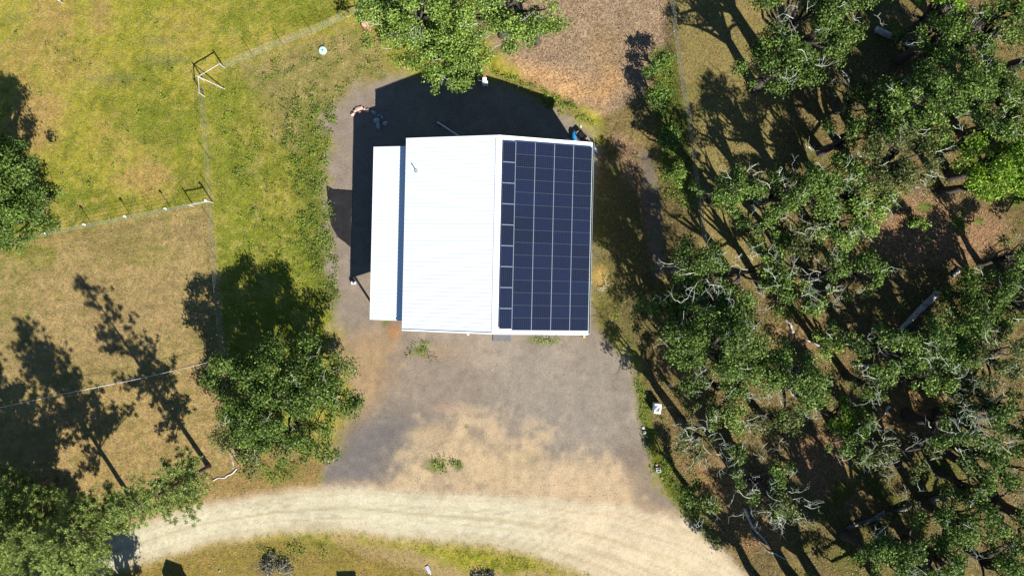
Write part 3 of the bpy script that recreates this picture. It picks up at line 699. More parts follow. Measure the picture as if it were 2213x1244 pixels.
def twig(mb, r, p, d, length, rad, depth, up=.25):
    """crooked branch; d direction"""
    pts = [p.copy()]; rads = [rad]; n = max(3, int(length / .28)); q = p.copy(); dd = d.normalized()
    for i in range(n):
        dd = (dd + Vector(r.normal(0, .38, 3)) * 1.0 + Vector((0, 0, up * .1))).normalized(); dd.z *= .75
        q = q + dd * (length / n); pts.append(q.copy()); rads.append(rad * (1 - .75 * (i + 1) / n))
    mb.tube(pts, rads, 4, False)
    if depth > 0:
        for k in range(int(r.integers(2, 4))):
            i = int(r.integers(1, len(pts) - 1)); side = Vector(r.normal(0, 1, 3)); side.z = abs(side.z) * .3
            twig(mb, r, pts[i], (dd + side * 1.1), length * r.uniform(.35, .6), rads[i] * .75, depth - 1)

TREE_N = 0
def oak(px, py, rp, h, kind, bare, label, dens=1.0, ex=1.0, gap=.18, name='oak_tree', group='oaks of the wood', cat='tree', leaf=1.0, base_off=(0, 0), bareR=None):
    """px,py,rp: crown centre and radius in photo pixels; h height in metres"""
    global TREE_N; TREE_N += 1; r = np.random.default_rng(1000 + TREE_N)
    zc = h * .72; x, y, g = at(px, py, zc); R = rp * (CAMH - g - zc) / F
    t = thing(name, label, cat, (x + base_off[0], y + base_off[1], gz(x + base_off[0], y + base_off[1])), 0, group); base = Vector(t.location)
    # clumps
    nc = max(12, int(R * R * 4.2 * dens)); rad = R * np.sqrt(r.uniform(0, 1, nc)); a = r.uniform(0, 2 * np.pi, nc)
    lob = 1 + .16 * np.sin(3 * a + r.uniform(0, 6)) + .13 * np.sin(5 * a + r.uniform(0, 6)) + .08 * np.sin(9 * a + r.uniform(0, 6)); rad = rad * lob
    cx_ = x + rad * np.cos(a) * ex; cy_ = y + rad * np.sin(a) / ex
    keep = fbm(cx_ * .55 + TREE_N * 7, cy_ * .55, TREE_N, 2) > gap + .14
    if keep.sum() < 5: keep[:] = True
    cx_, cy_, rad = cx_[keep], cy_[keep], rad[keep]; nc = len(cx_)
    dome = np.sqrt(np.clip(1 - (rad / (R * 1.25)) ** 2, 0.05, 1))
    cz_ = g + h * (.42 + .52 * dome * r.uniform(.55, 1.0, nc)) - .3
    cr_ = r.uniform(.4, 1.05, nc) * min(1.0, .42 + R * .2)
    # limbs
    mb = MB(); tr = .045 * h + .05 * R * .5; th = h * .34
    tp = Vector((base.x + r.normal(0, .15), base.y + r.normal(0, .15), base.z + th))
    mb.tube([base - Vector((0, 0, .3)), base + (tp - base) * .12 + Vector((0, 0, 0)), base + (tp - base) * .55 + Vector((r.normal(0, .08), r.normal(0, .08), 0)), tp], [tr * 1.5, tr * 1.1, tr * .9, tr * .8], 8)
    order = r.permutation(nc)[:min(nc, 10 + int(R * 5))]
    for i in order:
        e_ = Vector((cx_[i], cy_[i], cz_[i])); m1 = tp.lerp(e_, .35) + Vector((r.normal(0, .2), r.normal(0, .2), (e_.z - tp.z) * .15 + .1)); m2 = tp.lerp(e_, .7) + Vector(r.normal(0, .22, 3))
        b0 = tr * .42
        mb.tube([tp - Vector((0, 0, .15)), m1, m2, e_], [b0, b0 * .7, b0 * .45, .02], 5, False)
    mb.build('trunk', BARK, t, smooth_=True)
    # leaves
    nl = (cr_ ** 2 * 400 / leaf ** 2).astype(int) + 16; idx = np.repeat(np.arange(nc), nl); n = len(idx)
    dr = r.normal(size=(n, 3)); dr /= np.linalg.norm(dr, axis=1)[:, None]; dr[:, 2] = np.where(dr[:, 2] < -.2, -dr[:, 2] * .6, dr[:, 2])
    rr_ = r.uniform(.1, 1.0, n) ** .5 * r.uniform(.8, 1.35, n)
    C = np.stack([cx_[idx], cy_[idx], cz_[idx]], 1) + dr * (rr_ * cr_[idx])[:, None] * np.array([1, 1, .75])
    nr = dr * .45 + r.normal(0, .75, (n, 3)) + np.array([0, 0, .5])
    Q = quads_from(C, nr, r, .06 * leaf, .125 * leaf, .62)
    np_mesh('crown', Q.reshape(-1, 3), 4, LEAF[kind], t, tuple(base))
    bare = int(bare * .85 + .5)
    if bare:
        for k in range(bare):
            mb = MB()
            aa = r.uniform(0, 2 * np.pi); q = (bareR or R) * np.sqrt(r.uniform(0.02, .95)); p = Vector((x + q * math.cos(aa), y + q * math.sin(aa), 0))
            dm = math.sqrt(max(.05, 1 - (q / (R * 1.25)) ** 2)); p.z = g + h * (.42 + .52 * dm) - r.uniform(-.1, .5)
            d = Vector((math.cos(aa + r.normal(0, .7)), math.sin(aa + r.normal(0, .7)), .15))
            twig(mb, r, p, d, r.uniform(.7, 1.9), r.uniform(.018, .036) * (.7 if 'yard' in (group or '') else 1), 2)
            mb.build('bare_branch', LICHEN, t)
    return t

# --- trees round the yard and on the left
oak(598, 862, 140, 7.4, 'dk', 14, 'big dark green oak at the lower left corner of the gravel yard', 1.25, 1.05, .12, group='trees round the yard')
oak(560, 945, 92, 5.0, 'ol', 4, 'lower pale olive oak crown leaning towards the road beside the big dark oak', 1.0, 1.1, .2, group='trees round the yard')
oak(695, 860, 76, 5.8, 'dk', 3, 'mid green oak on the yard side of the big dark oak', .95, .95, .2, group='trees round the yard')
oak(2, 408, 98, 7.8, 'dk', 3, 'dense dark oak at the left edge of the green field', 1.7, .95, -.1, group='trees round the yard')
oak(36, 468, 62, 4.6, 'dk', 0, 'lower rounded oak standing in front of the dense dark oak at the left edge', 1.3, 1.1, .08, group='trees round the yard')
oak(900, 20, 102, 7.2, 'lt', 16, 'bright green oak with pale branches over the white rails', 1.1, 1.25, .24, group='trees round the yard')
oak(1085, 18, 100, 7.6, 'lt', 14, 'bright green oak with pale branches beside the leafy bare slope', 1.1, 1.2, .24, group='trees round the yard')
oak(960, 104, 86, 4.6, 'lt', 5, 'lower mid green oak reaching into the shadow behind the shed', 1.3, 1.15, .1, group='trees round the yard')
oak(1165, 60, 44, 5.0, 'md', 5, 'small oak lobe at the right end of the trees behind the shed', 1.1, 1, .12, group='trees round the yard')

def pine(bx, by, h, R, label, dens=1.0, lean=(0, 0), kind='pn', whorls=None, tops=1.0, s0=.24):
    global TREE_N; TREE_N += 1; r = np.random.default_rng(2000 + TREE_N)
    x, y, g = at(bx, by, 0); t = thing('pine_tree', label, 'tree', (x, y, g), 0, 'pines at the lower left'); base = Vector(t.location)
    top = base + Vector((lean[0], lean[1], h)); mb = MB()
    ax = lambda s: base.lerp(top, s)
    mb.tube([base - Vector((0, 0, .3))] + [ax(s) for s in (.05, .3, .6, .85, 1)], [.30, .24, .19, .12, .06, .015], 8)
    cent = []; W = whorls or int(h * 1.15)
    for k in range(W):
        s = s0 + (.98 - s0) * k / (W - 1); reach = R * 1.15 * (1.15 - s) ** .75 * r.uniform(.75, 1.1) * (1 if s > .35 else .8)
        for b_ in range(int(r.integers(5, 8))):
            if r.uniform() > dens: continue
            a = r.uniform(0, 2 * np.pi); L_ = reach * r.uniform(.6, 1.05); p0_ = ax(s)
            d = Vector((math.cos(a), math.sin(a), .22)); e_ = p0_ + d * L_; m_ = p0_ + d * L_ * .5 + Vector((0, 0, -.05 * L_))
            mb.tube([p0_, m_, e_], [.05, .035, .012], 4, False)
            nt_ = max(3, int(L_ * 6.5))
            for q in range(nt_):
                f_ = .22 + .78 * (q + r.uniform(0, 1)) / nt_; c = p0_.lerp(e_, f_) + Vector((r.normal(0, .26), r.normal(0, .26), r.uniform(-.05, .2))); cent.append(c)
    for s in (.97, 1.0): cent.append(ax(s))
    mb.build('trunk', PINEBARK, t, smooth_=True)
    C = np.array([tuple(c) for c in cent]); m = 40; idx = np.repeat(np.arange(len(C)), m); n = len(idx)
    dr = r.normal(size=(n, 3)); dr[:, 2] = np.abs(dr[:, 2]) * .8; dr /= np.linalg.norm(dr, axis=1)[:, None]
    sd_ = np.cross(dr, r.normal(size=(n, 3))); sd_ /= np.linalg.norm(sd_, axis=1)[:, None]
    ln = r.uniform(.14, .34, n)[:, None]; B = C[idx]
    Q = np.stack([B + dr * .02, B + dr * ln * .6 + sd_ * .024, B + dr * ln, B + dr * ln * .6 - sd_ * .024], 1)
    np_mesh('needles', Q.reshape(-1, 3), 4, LEAF[kind], t, tuple(base))
    return t
pine(452, 1008, 13.2, 3.7, 'thin open pine leaning over the fence end by the road', .62, (-.5, 0))
pine(292, 1088, 12.2, 4.9, 'dense pine nearest the left end of the road', 1.0, s0=.32)
pine(168, 1105, 11.0, 4.8, 'dense tall pine at the far lower left, left of the others', 1.0)
pine(214, 1192, 8.6, 3.1, 'bright green pine hanging over the left end of the road', 1.0, (0, 0), 'pn', 11)
pine(180, 1210, 7.6, 3.4, 'shorter bright pine in the lower left corner beside the road pine', 1.0, (0, 0), 'pn', 10)
pine(70, 1190, 9.0, 3.8, 'pine at the lowest left corner of the picture', 1.0)
pine(118, 1035, 9.0, 4.0, 'pine in the deep shade above the other lower left pines', 1.0)
pine(60, 1080, 8.6, 3.6, 'pine at the left edge, in deep shadow of the others', 1.0)
oak(268, 1420, 80, 7.0, 'md', 0, 'oak below the lower edge that shades the left end of the road', 1.0, 1, .15, group='trees round the yard')
oak(100, 1500, 95, 8.0, 'md', 0, 'oak below the lower left corner of the picture', 1.0, 1, .15, group='trees round the yard')

# --- wood on the right
W = [
 (1730, 60, 92, 9.5, 'dk', 14, 'dark oak with pale lichen twigs at the upper left of the wood', 1.2, 1.0, .16),
 (1690, 140, 60, 8.0, 'dk', 6, 'dark oak below the lichen oak, edging the shaded grass', 1.15, 1.0, .14),
 (1820, 30, 60, 9.0, 'dk', 7, 'dark oak at the top edge left of the black gap', 1.1, 1.0, .16),
 (2048, 8, 34, 9.5, 'lm', 0, 'bright lime oak crown cut by the top edge', 1.3, 1.0, .05),
 (2045, 72, 52, 8.5, 'md', 4, 'mid green oak right below the bright lime crown', 1.2, 1.0, .12),
 (2165, 60, 66, 8.0, 'dk', 5, 'shaded dark oak in the upper right corner', 1.0, 1.0, .2),
 (2205, 5, 40, 9.0, 'lt', 2, 'light green oak cut by the upper right corner', 1.1, 1.0, .1),
 (2085, 195, 84, 9.5, 'md', 6, 'wide mid green oak in the middle of the upper right wood', 1.3, 1.15, .1),
 (1975, 185, 26, 7.0, 'lt', 5, 'small light oak with a tuft of white twigs above the wide oak', 1.2, 1.0, .05),
 (1925, 235, 50, 8.0, 'md', 4, 'bright topped oak right of the dead brush', 1.25, 1.0, .1),
 (1855, 215, 40, 5.0, 'dk', 9, 'low shaded oak with grey dead brush', .7, 1.0, .25),
 (2010, 270, 50, 7.5, 'md', 6, 'oak with pale twigs below the wide mid green oak', 1.1, 1.0, .14),
 (2170, 350, 72, 8.5, 'lm', 0, 'bright lime oak at the right edge', 1.35, 1.0, .08),
 (2120, 395, 42, 6.5, 'lm', 0, 'yellow green oak lobe left of the bright lime oak', 1.2, 1.0, .1),
 (2190, 255, 44, 8.0, 'dk', 2, 'shaded oak at the right edge above the lime oak', 1.1, 1.0, .15),
 (1945, 350, 70, 8.5, 'ol', 13, 'olive oak thick with white twigs in the middle of the upper wood', 1.1, 1.0, .14),
 (1840, 300, 48, 7.0, 'dk', 4, 'dark oak left of the olive oak', 1.1, 1.0, .16),
 (1870, 415, 62, 7.5, 'lt', 9, 'light green oak above the open leafy clearing', 1.1, 1.0, .16),
 (1775, 395, 62, 8.0, 'md', 12, 'oak with a white twig fan at the edge of the sunny grass', 1.1, 1.0, .16),
 (1690, 415, 46, 7.5, 'md', 5, 'oak whose forked trunk shadow crosses the sunny grass', 1.1, 1.0, .16),
 (1590, 408, 52, 8.0, 'md', 4, 'oak just right of the long wire fence, in the upper wood', 1.1, 1.2, .16),
 (1810, 475, 52, 6.5, 'lt', 9, 'light oak left of the leafy clearing with pale twigs', 1.0, 1.0, .18),
 (1660, 480, 52, 6.5, 'md', 9, 'loose oak between the sunny grass and the pale twigged oaks', .95, 1.0, .2),
 (1730, 530, 46, 6.0, 'ol', 9, 'thin olive oak above the brown gap in the middle of the wood', .8, 1.0, .24),
 (1500, 585, 54, 9.0, 'dk', 16, 'dark oak with bright white forked branches where the wire fence ends', 1.1, 1.0, .16),
 (1480, 660, 56, 9.0, 'dk', 10, 'dark oak nearest the right wall of the shed', 1.4, 1.0, .16),
 (1560, 660, 56, 8.0, 'md', 10, 'oak with white twigs right of the dark fence end oak', 1.1, 1.0, .16),
 (1625, 585, 48, 7.5, 'lt', 10, 'light green oak with bare twigs near the fence end', 1.0, 1.0, .18),
 (1700, 620, 50, 7.0, 'md', 15, 'oak half covered by curling white branches', .9, 1.0, .2),
 (1765, 640, 34, 6.5, 'lt', 11, 'small light oak with a white branch reaching over dark shade', 1.0, 1.0, .14),
 (1545, 740, 84, 10.0, 'dk', 10, 'broad dark green oak beside the middle of the yard', 1.5, 1.1, .12),
 (1480, 740, 36, 6.5, 'md', 6, 'small oak at the edge of the red brown bank', 1.0, 1.0, .18),
 (1625, 800, 58, 7.5, 'md', 6, 'oak below the sunny leafy opening', 1.1, 1.0, .16),
 (1560, 840, 48, 6.5, 'ol', 6, 'olive oak above the white lichen oak by the electrical box', 1.0, 1.0, .18),
 (1725, 830, 62, 8.0, 'md', 8, 'oak with light twigs in the centre of the lower wood', 1.15, 1.0, .16),
 (1680, 910, 50, 6.0, 'ol', 5, 'thin olive oak with brown gaps in the lower wood', .7, 1.2, .28),
 (1510, 940, 52, 7.5, 'ol', 26, 'lichen covered oak that is mostly white twigs near the yard', .75, 1.0, .2),
 (1575, 905, 36, 6.5, 'lt', 6, 'light green oak joined to the white twigged lichen oak', 1.0, 1.0, .16),
 (1600, 990, 36, 6.0, 'dk', 7, 'dark oak below the dark trunk shadow in the lower wood', 1.0, 1.0, .18),
 (1640, 1060, 66, 7.5, 'md', 26, 'oak with a crown of spiky white twigs near the road', .85, 1.15, .2),
 (1700, 1085, 38, 7.5, 'ol', 16, 'spiky lichen oak edging the deep shade near the road', .85, 1.0, .18),
 (1515, 1085, 36, 4.5, 'dk', 5, 'small low dark oak at the edge of the road verge', 1.0, 1.0, .16),
 (1800, 740, 34, 5.0, 'lt', 4, 'small light oak left of the fallen grey log', 1.0, 1.0, .2),
 (1870, 590, 36, 6.0, 'md', 2, 'small oak at the lower edge of the leafy clearing', 1.0, 1.0, .18),
 (1930, 760, 60, 8.0, 'md', 12, 'oak with winding white branches right under the fallen grey log', 1.1, 1.1, .16),
 (1895, 830, 36, 6.5, 'dk', 6, 'dark oak above the sunny opening in the lower wood', 1.05, 1.0, .16),
 (2060, 730, 68, 7.0, 'md', 7, 'round mid green oak right of the fallen grey log', 1.25, 1.0, .1),
 (2020, 815, 46, 7.5, 'lt', 8, 'light oak with a long white forked branch', 1.05, 1.0, .16),
 (2160, 770, 60, 8.0, 'ol', 8, 'olive oak at the right edge in the middle of the picture', 1.0, 1.0, .18),
 (2095, 850, 48, 7.0, 'ol', 7, 'olive oak right of the sunny opening', 1.0, 1.0, .18),
 (2185, 565, 48, 5.0, 'md', 3, 'mid green oak at the right edge below the clearing', 1.1, 1.0, .14),
 (2120, 640, 62, 4.6, 'dk', 2, 'shaded dark oak between the clearing and the grey log', 1.0, 1.0, .18),
 (2205, 650, 44, 5.5, 'md', 3, 'oak cut by the right edge beside the shaded dark oak', 1.1, 1.0, .14),
 (1820, 900, 34, 5.0, 'lm', 0, 'bright green low oak beside the leafy opening', 1.2, 1.0, .1),
 (1870, 955, 44, 7.0, 'md', 20, 'oak under a tangle of cream lichen twigs', .95, 1.0, .18),
 (1955, 985, 58, 7.0, 'ol', 12, 'olive oak below the sunny opening with white twigs', 1.0, 1.15, .18),
 (2055, 925, 44, 8.0, 'dk', 22, 'dark oak topped by cream twisting branches', 1.0, 1.2, .16),
 (2130, 925, 50, 8.0, 'dk', 10, 'shaded oak with scattered bleached twigs near the right edge', 1.0, 1.0, .16),
 (2190, 900, 46, 8.0, 'dk', 9, 'dark oak at the right edge with white forked twigs', 1.1, 1.0, .16),
 (2195, 1010, 44, 8.0, 'md', 6, 'oak at the right edge above the lower shaded wood', 1.1, 1.0, .16),
 (2090, 1135, 66, 7.5, 'md', 6, 'wide green oak right of the long fallen log', 1.2, 1.15, .14),
 (2185, 1120, 46, 7.5, 'lt', 4, 'light green oak in the lower right corner of the wood', 1.1, 1.0, .16),
 (1905, 1215, 58, 8.0, 'md', 10, 'green oak at the bottom edge below the long fallen log', 1.15, 1.1, .12),
 (2050, 1225, 50, 7.5, 'md', 8, 'oak at the bottom edge with thin white twigs', 1.05, 1.0, .16),
 (2170, 1225, 50, 7.5, 'md', 5, 'oak in the bottom right corner', 1.05, 1.0, .16),
 (1860, 490, 30, 4.5, 'lt', 5, 'low bush like oak on the left side of the leafy clearing', .9, 1.0, .2),
 (1960, 1120, 30, 3.2, 'ol', 2, 'very small olive oak over the long fallen log', .7, 1.0, .25),
 (2140, 690, 46, 5.0, 'dk', 2, 'dark oak in deep shade between the round oak and the right edge', 1.1, 1.0, .1),
 (2125, 1010, 46, 7.5, 'dk', 2, 'dark oak under the bleached twigs near the lower right', 1.0, 1.0, .12),
 (2185, 195, 52, 8.5, 'dk', 2, 'dark oak right of the wide mid green oak', 1.1, 1.0, .1),
 (2120, 55, 44, 8.5, 'dk', 2, 'dark oak squeezed between the lime crown and the upper right corner', 1.1, 1.0, .1),
 (2135, 290, 46, 8.5, 'md', 2, 'mid green oak just above the lime oak', 1.1, 1.0, .12),
 (1800, 590, 36, 6.5, 'dk', 3, 'small dark oak left of the low oak under the clearing', 1.0, 1.0, .14),
 (1990, 1205, 46, 8.0, 'dk', 2, 'dark oak at the bottom edge between two greener ones', 1.1, 1.0, .1),
 (2120, 1060, 40, 7.0, 'md', 2, 'oak directly right of the upper end of the long log', 1.0, 1.0, .14),
 (1990, 480, 16, 1.6, 'lt', 0, 'tiny green oak sapling in the leafy clearing', 1.0, 1.0, .1),
]
for (px, py, rp, h, kd, bare, lab, dn, ex, gp) in W:
    oak(px, py, rp * 1.12, h * 1.1, kd, bare, lab, dn * .85, ex, gp + .035)
# shrubs beside the fence
SH = [(1425, 138, 24, 2.6, 'md', 'bright small shrub at the top of the shrub row by the right fence'), (1428, 205, 26, 2.8, 'md', 'second shrub down the row by the right fence'),
      (1442, 292, 22, 2.2, 'md', 'small shrub lowest in the row by the right fence'), (1462, 372, 20, 1.8, 'lt', 'low light shrub beside the grey ditch')]
for (px, py, rp, h, kd, lab) in SH:
    oak(px, py, rp, h, kd, 0, lab, 1.2, 1, .08, 'shrub', 'shrubs beside the right fence', 'shrub')
oak(592, 1222, 30, .55, 'dry', 0, 'grey dry bush in the grass below the road', .8, 1.25, .15, 'dry_bush', None, 'bush', .8)
oak(1045, 1252, 16, .45, 'dry', 0, 'small dark dead bush at the bottom edge beside the road', .6, 1.25, .2, 'dry_bush', None, 'bush', .8)
# trees outside the frame whose shadows reach into it
for (px, py, rp, h, lab) in [(1900, -70, 70, 9.0, 'oak above the top edge over the black gap'), (2290, 300, 80, 9.5, 'oak outside the right edge beside the lime oak'), (2330, 480, 60, 5.0, 'oak outside the right edge below the lime oak'),
                             (2320, 720, 70, 5, 'oak outside the right edge level with the grey log'), (2290, 960, 80, 9, 'oak outside the right edge low down'), (2290, 100, 80, 10, 'oak outside the right edge near the top'), (2290, 1150, 80, 9.5, 'oak outside the right edge near the bottom'), (1800, 1340, 80, 9.0, 'oak below the bottom edge that shades the wood beside the road'),
                             (1700, 1330, 60, 8.0, 'oak below the bottom edge nearest the road end'), (1990, 1330, 70, 8.5, 'oak below the bottom edge under the long log'), (1900, 1400, 90, 10.5, 'tall oak well below the bottom edge shading the lower wood'), (2060, 1420, 80, 10, 'tall oak below the bottom edge right of the lower wood'), (2150, 1360, 80, 8.5, 'oak below the bottom right corner')]:
    oak(px, py, rp, h, 'md', 0, lab, 1.0, 1, .14)

# ------------------------------------------------------------------ fences
def lerp_pts(P_, n_or_step):
    out = []; segs = [(P_[i], P_[i + 1], math.dist(P_[i], P_[i + 1])) for i in range(len(P_) - 1)]; tot = sum(s[2] for s in segs); n = max(1, round(tot / n_or_step))
    for k in range(n + 1):
        d = tot * k / n
        for a, b_, l in segs:
            if d <= l + 1e-6: t = d / l; out.append((a[0] + (b_[0] - a[0]) * t, a[1] + (b_[1] - a[1]) * t)); break
            d -= l
    return out
def fence(pix, label, h=1.25, step=3.0, post=TPOST, pr=.022, wr=.0055, mesh=True, caps=False, mdx=.3, nh=6, capr=.07, wire=STEELWIRE, hh=None):
    XY = [at(px, py, 0)[:2] for px, py in pix]; x0, y0 = XY[0]; t = thing('wire_fence', label, 'fence', (x0, y0, gz(x0, y0)))
    pts = lerp_pts(XY, step)
    for (x, y) in pts:
        g = gz(x, y); mb = MB(); mb.tube([(x, y, g - .3), (x, y, g + h + .08)], pr, 6); p = mb.build('post', post, t)
        if caps:
            c = MB(); c.box((x, y, g + h + .12), (.16, .12, .10)); c.box((x + .09, y - .05, g + h + .05), (.06, .12, .12)); c.build('cap', WHITEPL, p, bevel=.01)
    mb = MB(); fine = lerp_pts(XY, .8)
    for k in range(nh):
        z = (h if nh == 1 else .08 + (h - .1) * k / (nh - 1))
        mb.tube([(x, y, gz(x, y) + z) for x, y in fine], wr, 4, False)
    if mesh:
        for (x, y) in lerp_pts(XY, mdx):
            g = gz(x, y); mb.tube([(x, y, g + .05), (x, y, g + h)], wr * .8, 3, False)
    mb.build('wire_mesh', wire, t)
    return t
f1 = fence([(800, 14), (700, 62), (600, 100), (485, 149)], 'wire mesh fence from the corner brace up to the trees behind the shed')
f2 = fence([(441, 200), (450, 290), (459, 435), (466, 540), (476, 640), (488, 770), (500, 900), (515, 985)], 'long wire mesh fence between the field and the green strip', caps=False)
f3 = fence([(458, 437), (395, 450), (310, 466), (225, 483), (145, 499), (65, 516), (30, 524)], 'wire fence with white capped posts crossing from the left tree', step=3.5, caps=True, wr=.007)
f4 = fence([(487, 772), (430, 788), (300, 818), (140, 850), (0, 880), (-80, 897)], 'thin white rope fence crossing the tan paddock', h=.9, mesh=False, nh=2, wr=.010, wire=WHITEPL, post=STEELWIRE, pr=.015, step=4.5)
f5 = fence([(1446, -20), (1455, 70), (1466, 150), (1478, 220), (1492, 310), (1502, 400), (1512, 470), (1523, 560), (1534, 640)], 'wire mesh fence along the edge of the wood', wr=.008, h=1.4)
def brace(pix_top, pix_list, label, h=1.35):
    (cx_, cy_) = pix_top; x, y, g = at(cx_, cy_, 0); t = thing('corner_brace', label, 'fence brace', (x, y, g))
    mb = MB(); mb.tube([(x, y, g - .3), (x, y, g + h)], .05, 8); mb.build('post', WEATHER, t)
    for (qx, qy, z0, z1, pst) in pix_list:
        X, Y, G = at(qx, qy, 0)
        if pst: mb = MB(); mb.tube([(X, Y, G - .3), (X, Y, G + h - .02)], .045, 8); mb.build('post', WEATHER, t)
        mb = MB(); mb.tube([(x, y, g + z0), (X, Y, G + z1)], .042, 8); mb.build('rail', WEATHER, t)
    return t
brace((441, 174), [(486, 147, 1.15, 1.15, True), (443, 209, 1.15, 1.15, True), (487, 193, 1.2, .02, False)], 'weathered wooden corner brace with three rails at the field corner')
brace((461, 438), [(420, 446, 1.1, 1.1, True)], 'wooden H brace where the capped fence meets the long fence')
brace((516, 1003), [(512, 978, 1.15, 1.15, True)], 'pale wooden end brace beside the road and the thin pine')

# ------------------------------------------------------------------ small things
def item(name, label, cat, px, py, rz=0.0, group=None, h=0.0):
    x, y, g = at(px, py, h); return thing(name, label, cat, (x, y, g), rz, group)
def loc(mb): mb.local = True; return mb

t = item('septic_lid', 'pale green round tank lid in the grass left of the trees', 'tank lid', 698, 110)
mb = loc(MB()); mb.tube([(0, 0, -.02), (0, 0, .12), (0, 0, .14)], [.36, .36, .30], 28); mb.build('lid', plain('pale_green_plastic', (.42, .62, .52), .5, .08, 4), t)
mb = loc(MB()); mb.tube([(0, 0, .13), (0, 0, .17)], .07, 12); mb.build('handle', CONC, t)

# meter pedestal
t = item('meter_post', 'rust brown post with white electric meter boxes behind the shed', 'meter post', 1049, 181)
mb = loc(MB()); mb.box((0, .16, .8), (.24, .16, 2.1)); mb.build('post', REDWOOD, t)
mb = loc(MB()); mb.box((0, -.16, .55), (.5, .3, .75)); mb.build('meter_box', WHITEPL, t, bevel=.02)
mb = loc(MB()); mb.box((-.02, .02, 1.35), (.36, .2, .4)); mb.build('meter_box', WHITEPL, t, bevel=.02)
mb = loc(MB()); mb.tube([(.1, -.08, .9), (.1, -.02, 1.2)], .03, 8); mb.tube([(-.06, -.08, .9), (-.06, -.02, 1.2)], .03, 8); mb.build('conduit', WHITEPL, t)
mb = loc(MB()); 
for k in (0, .08): mb.tube([(-.2 - k * .3, -.1, 1.1), (-.55 - k, .05, .9), (-.6 - k, .4, .5), (-.5 - k, .75, .05)], .012, 5)
mb.build('cable', WEATHER, t)

# pole on the ground behind the shed
x0, y0, g0 = at(947, 267); x1, y1, g1 = at(992, 297)
t = thing('white_pole', 'long pale blue white pole lying in the shadow behind the shed', 'pole', (x0, y0, g0))
mb = MB(); mb.tube([(x0, y0, g0 + .5), (x1, y1, g1 + .7)], .055, 10); mb.build('tube', plain('pale_pipe', (.75, .78, .8), .5, .05, 3), t)
mb = MB(); mb.tube([(x0, y0, g0 + .5), (x0 + .1, y0 - .07, g0 + .507)], .07, 10); mb.build('end_cap', WHITEPL, t)
mb = MB(); mb.box((x0 + .25, y0 - .16, g0 + .22), (.3, .3, .5)); mb.build('support_block', CONC, t)

# white rail panel under the trees
def white_rails(px0, px1, py, label, zs=.9):
    x0, y0, g0 = at(px0, py, zs); x1, y1, g1 = at(px1, py - 2, zs); t = thing('white_rail_fence', label, 'rail fence', (x0, y0, g0))
    for dz, dy in ((zs, 0), (zs - .35, -.35)):
        mb = MB(); mb.box(((x0 + x1) / 2, y0 + dy, g0 + dz), (x1 - x0, .12, .12)); mb.build('rail', WHITEPL, t, bevel=.01)
    for k in range(4):
        x = x0 + .3 + (x1 - x0 - .6) * k / 3; mb = MB(); mb.box((x, y0 - .17, g0 + zs / 2 - .25), (.1, .1, zs + .3)); mb.build('post', WHITEPL, t)
white_rails(850, 982, 71, 'white two rail fence half hidden under the bright oak', 2.6)

# boulders
def boulder(px, py, r, mat, label, seed, group):
    x, y, g = at(px, py); mb = MB(); mb.rock((x, y, g + r * .25), r, seed); o = mb.build('boulder', mat, None)
    o.location = (0, 0, 0); finish(o, label, 'rock', group); return o
RK = [(764, 247, .26, 'lowest pink boulder at the left end of the curved row'), (768, 240, .22, 'pink boulder second from the left in the curved row'), (774, 236, .24, 'pink boulder third from the left in the curved row'),
      (781, 234, .25, 'pink boulder at the top of the curved row'), (788, 236, .23, 'pink boulder right of the top of the curved row'), (795, 240, .22, 'last pink boulder of the row touching the shed shadow'),
      (778, 243, .18, 'small pink boulder inside the bend of the curved row')]
for k, (a, b_, r0, lab) in enumerate(RK): boulder(a, b_, r0 * .85, PINKROCK, lab, k, 'pink boulders left of the shed shadow')
RK = [(808, 243, .28, 'grey boulder highest in the shaded heap'), (818, 250, .22, 'small grey boulder right of the top of the shaded heap'), (826, 254, .24, 'grey boulder at the right shoulder of the shaded heap'),
      (815, 262, .42, 'largest grey boulder of the shaded heap'), (832, 267, .32, 'grey boulder at the right end of the shaded heap'), (818, 273, .32, 'grey boulder lowest in the shaded heap')]
for k, (a, b_, r0, lab) in enumerate(RK): boulder(a, b_, r0 * .72, GREYROCK, lab, 20 + k, 'grey boulders in the shed shadow')
boulder(1390, 924, .15, WHITEROCK, 'small white rock uppermost at the right yard edge', 41, 'white rocks at the right yard edge')
boulder(1393, 934, .22, WHITEROCK, 'larger white rock at the right yard edge', 42, 'white rocks at the right yard edge')
boulder(1398, 943, .1, WHITEROCK, 'tiny white rock lowest at the right yard edge', 43, 'white rocks at the right yard edge')
boulder(1418, 1003, .16, PINKROCK, 'tan rock just above the grey block in the verge', 44, None)
boulder(1011, 721, .16, WHITEROCK, 'white rock at the front wall of the shed', 45, None)
boulder(1255, 273, .12, WHITEROCK, 'small white stone behind the upper right shed corner', 46, None)
boulder(475, 1232, .0 + .12, GREYROCK, 'small dark stone in the grass below the road', 47, None)

def block(name, label, cat, px, py, size, rz, mat, z=0.0, bevel=.02):
    x, y, g = at(px, py); mb = loc(MB()); mb.box((0, 0, size[2] / 2 + z), size)
    o = mb.build(name, mat, None, bevel=bevel); o.location = (x, y, g); o.rotation_euler = (0, 0, rz); return finish(o, label, cat)
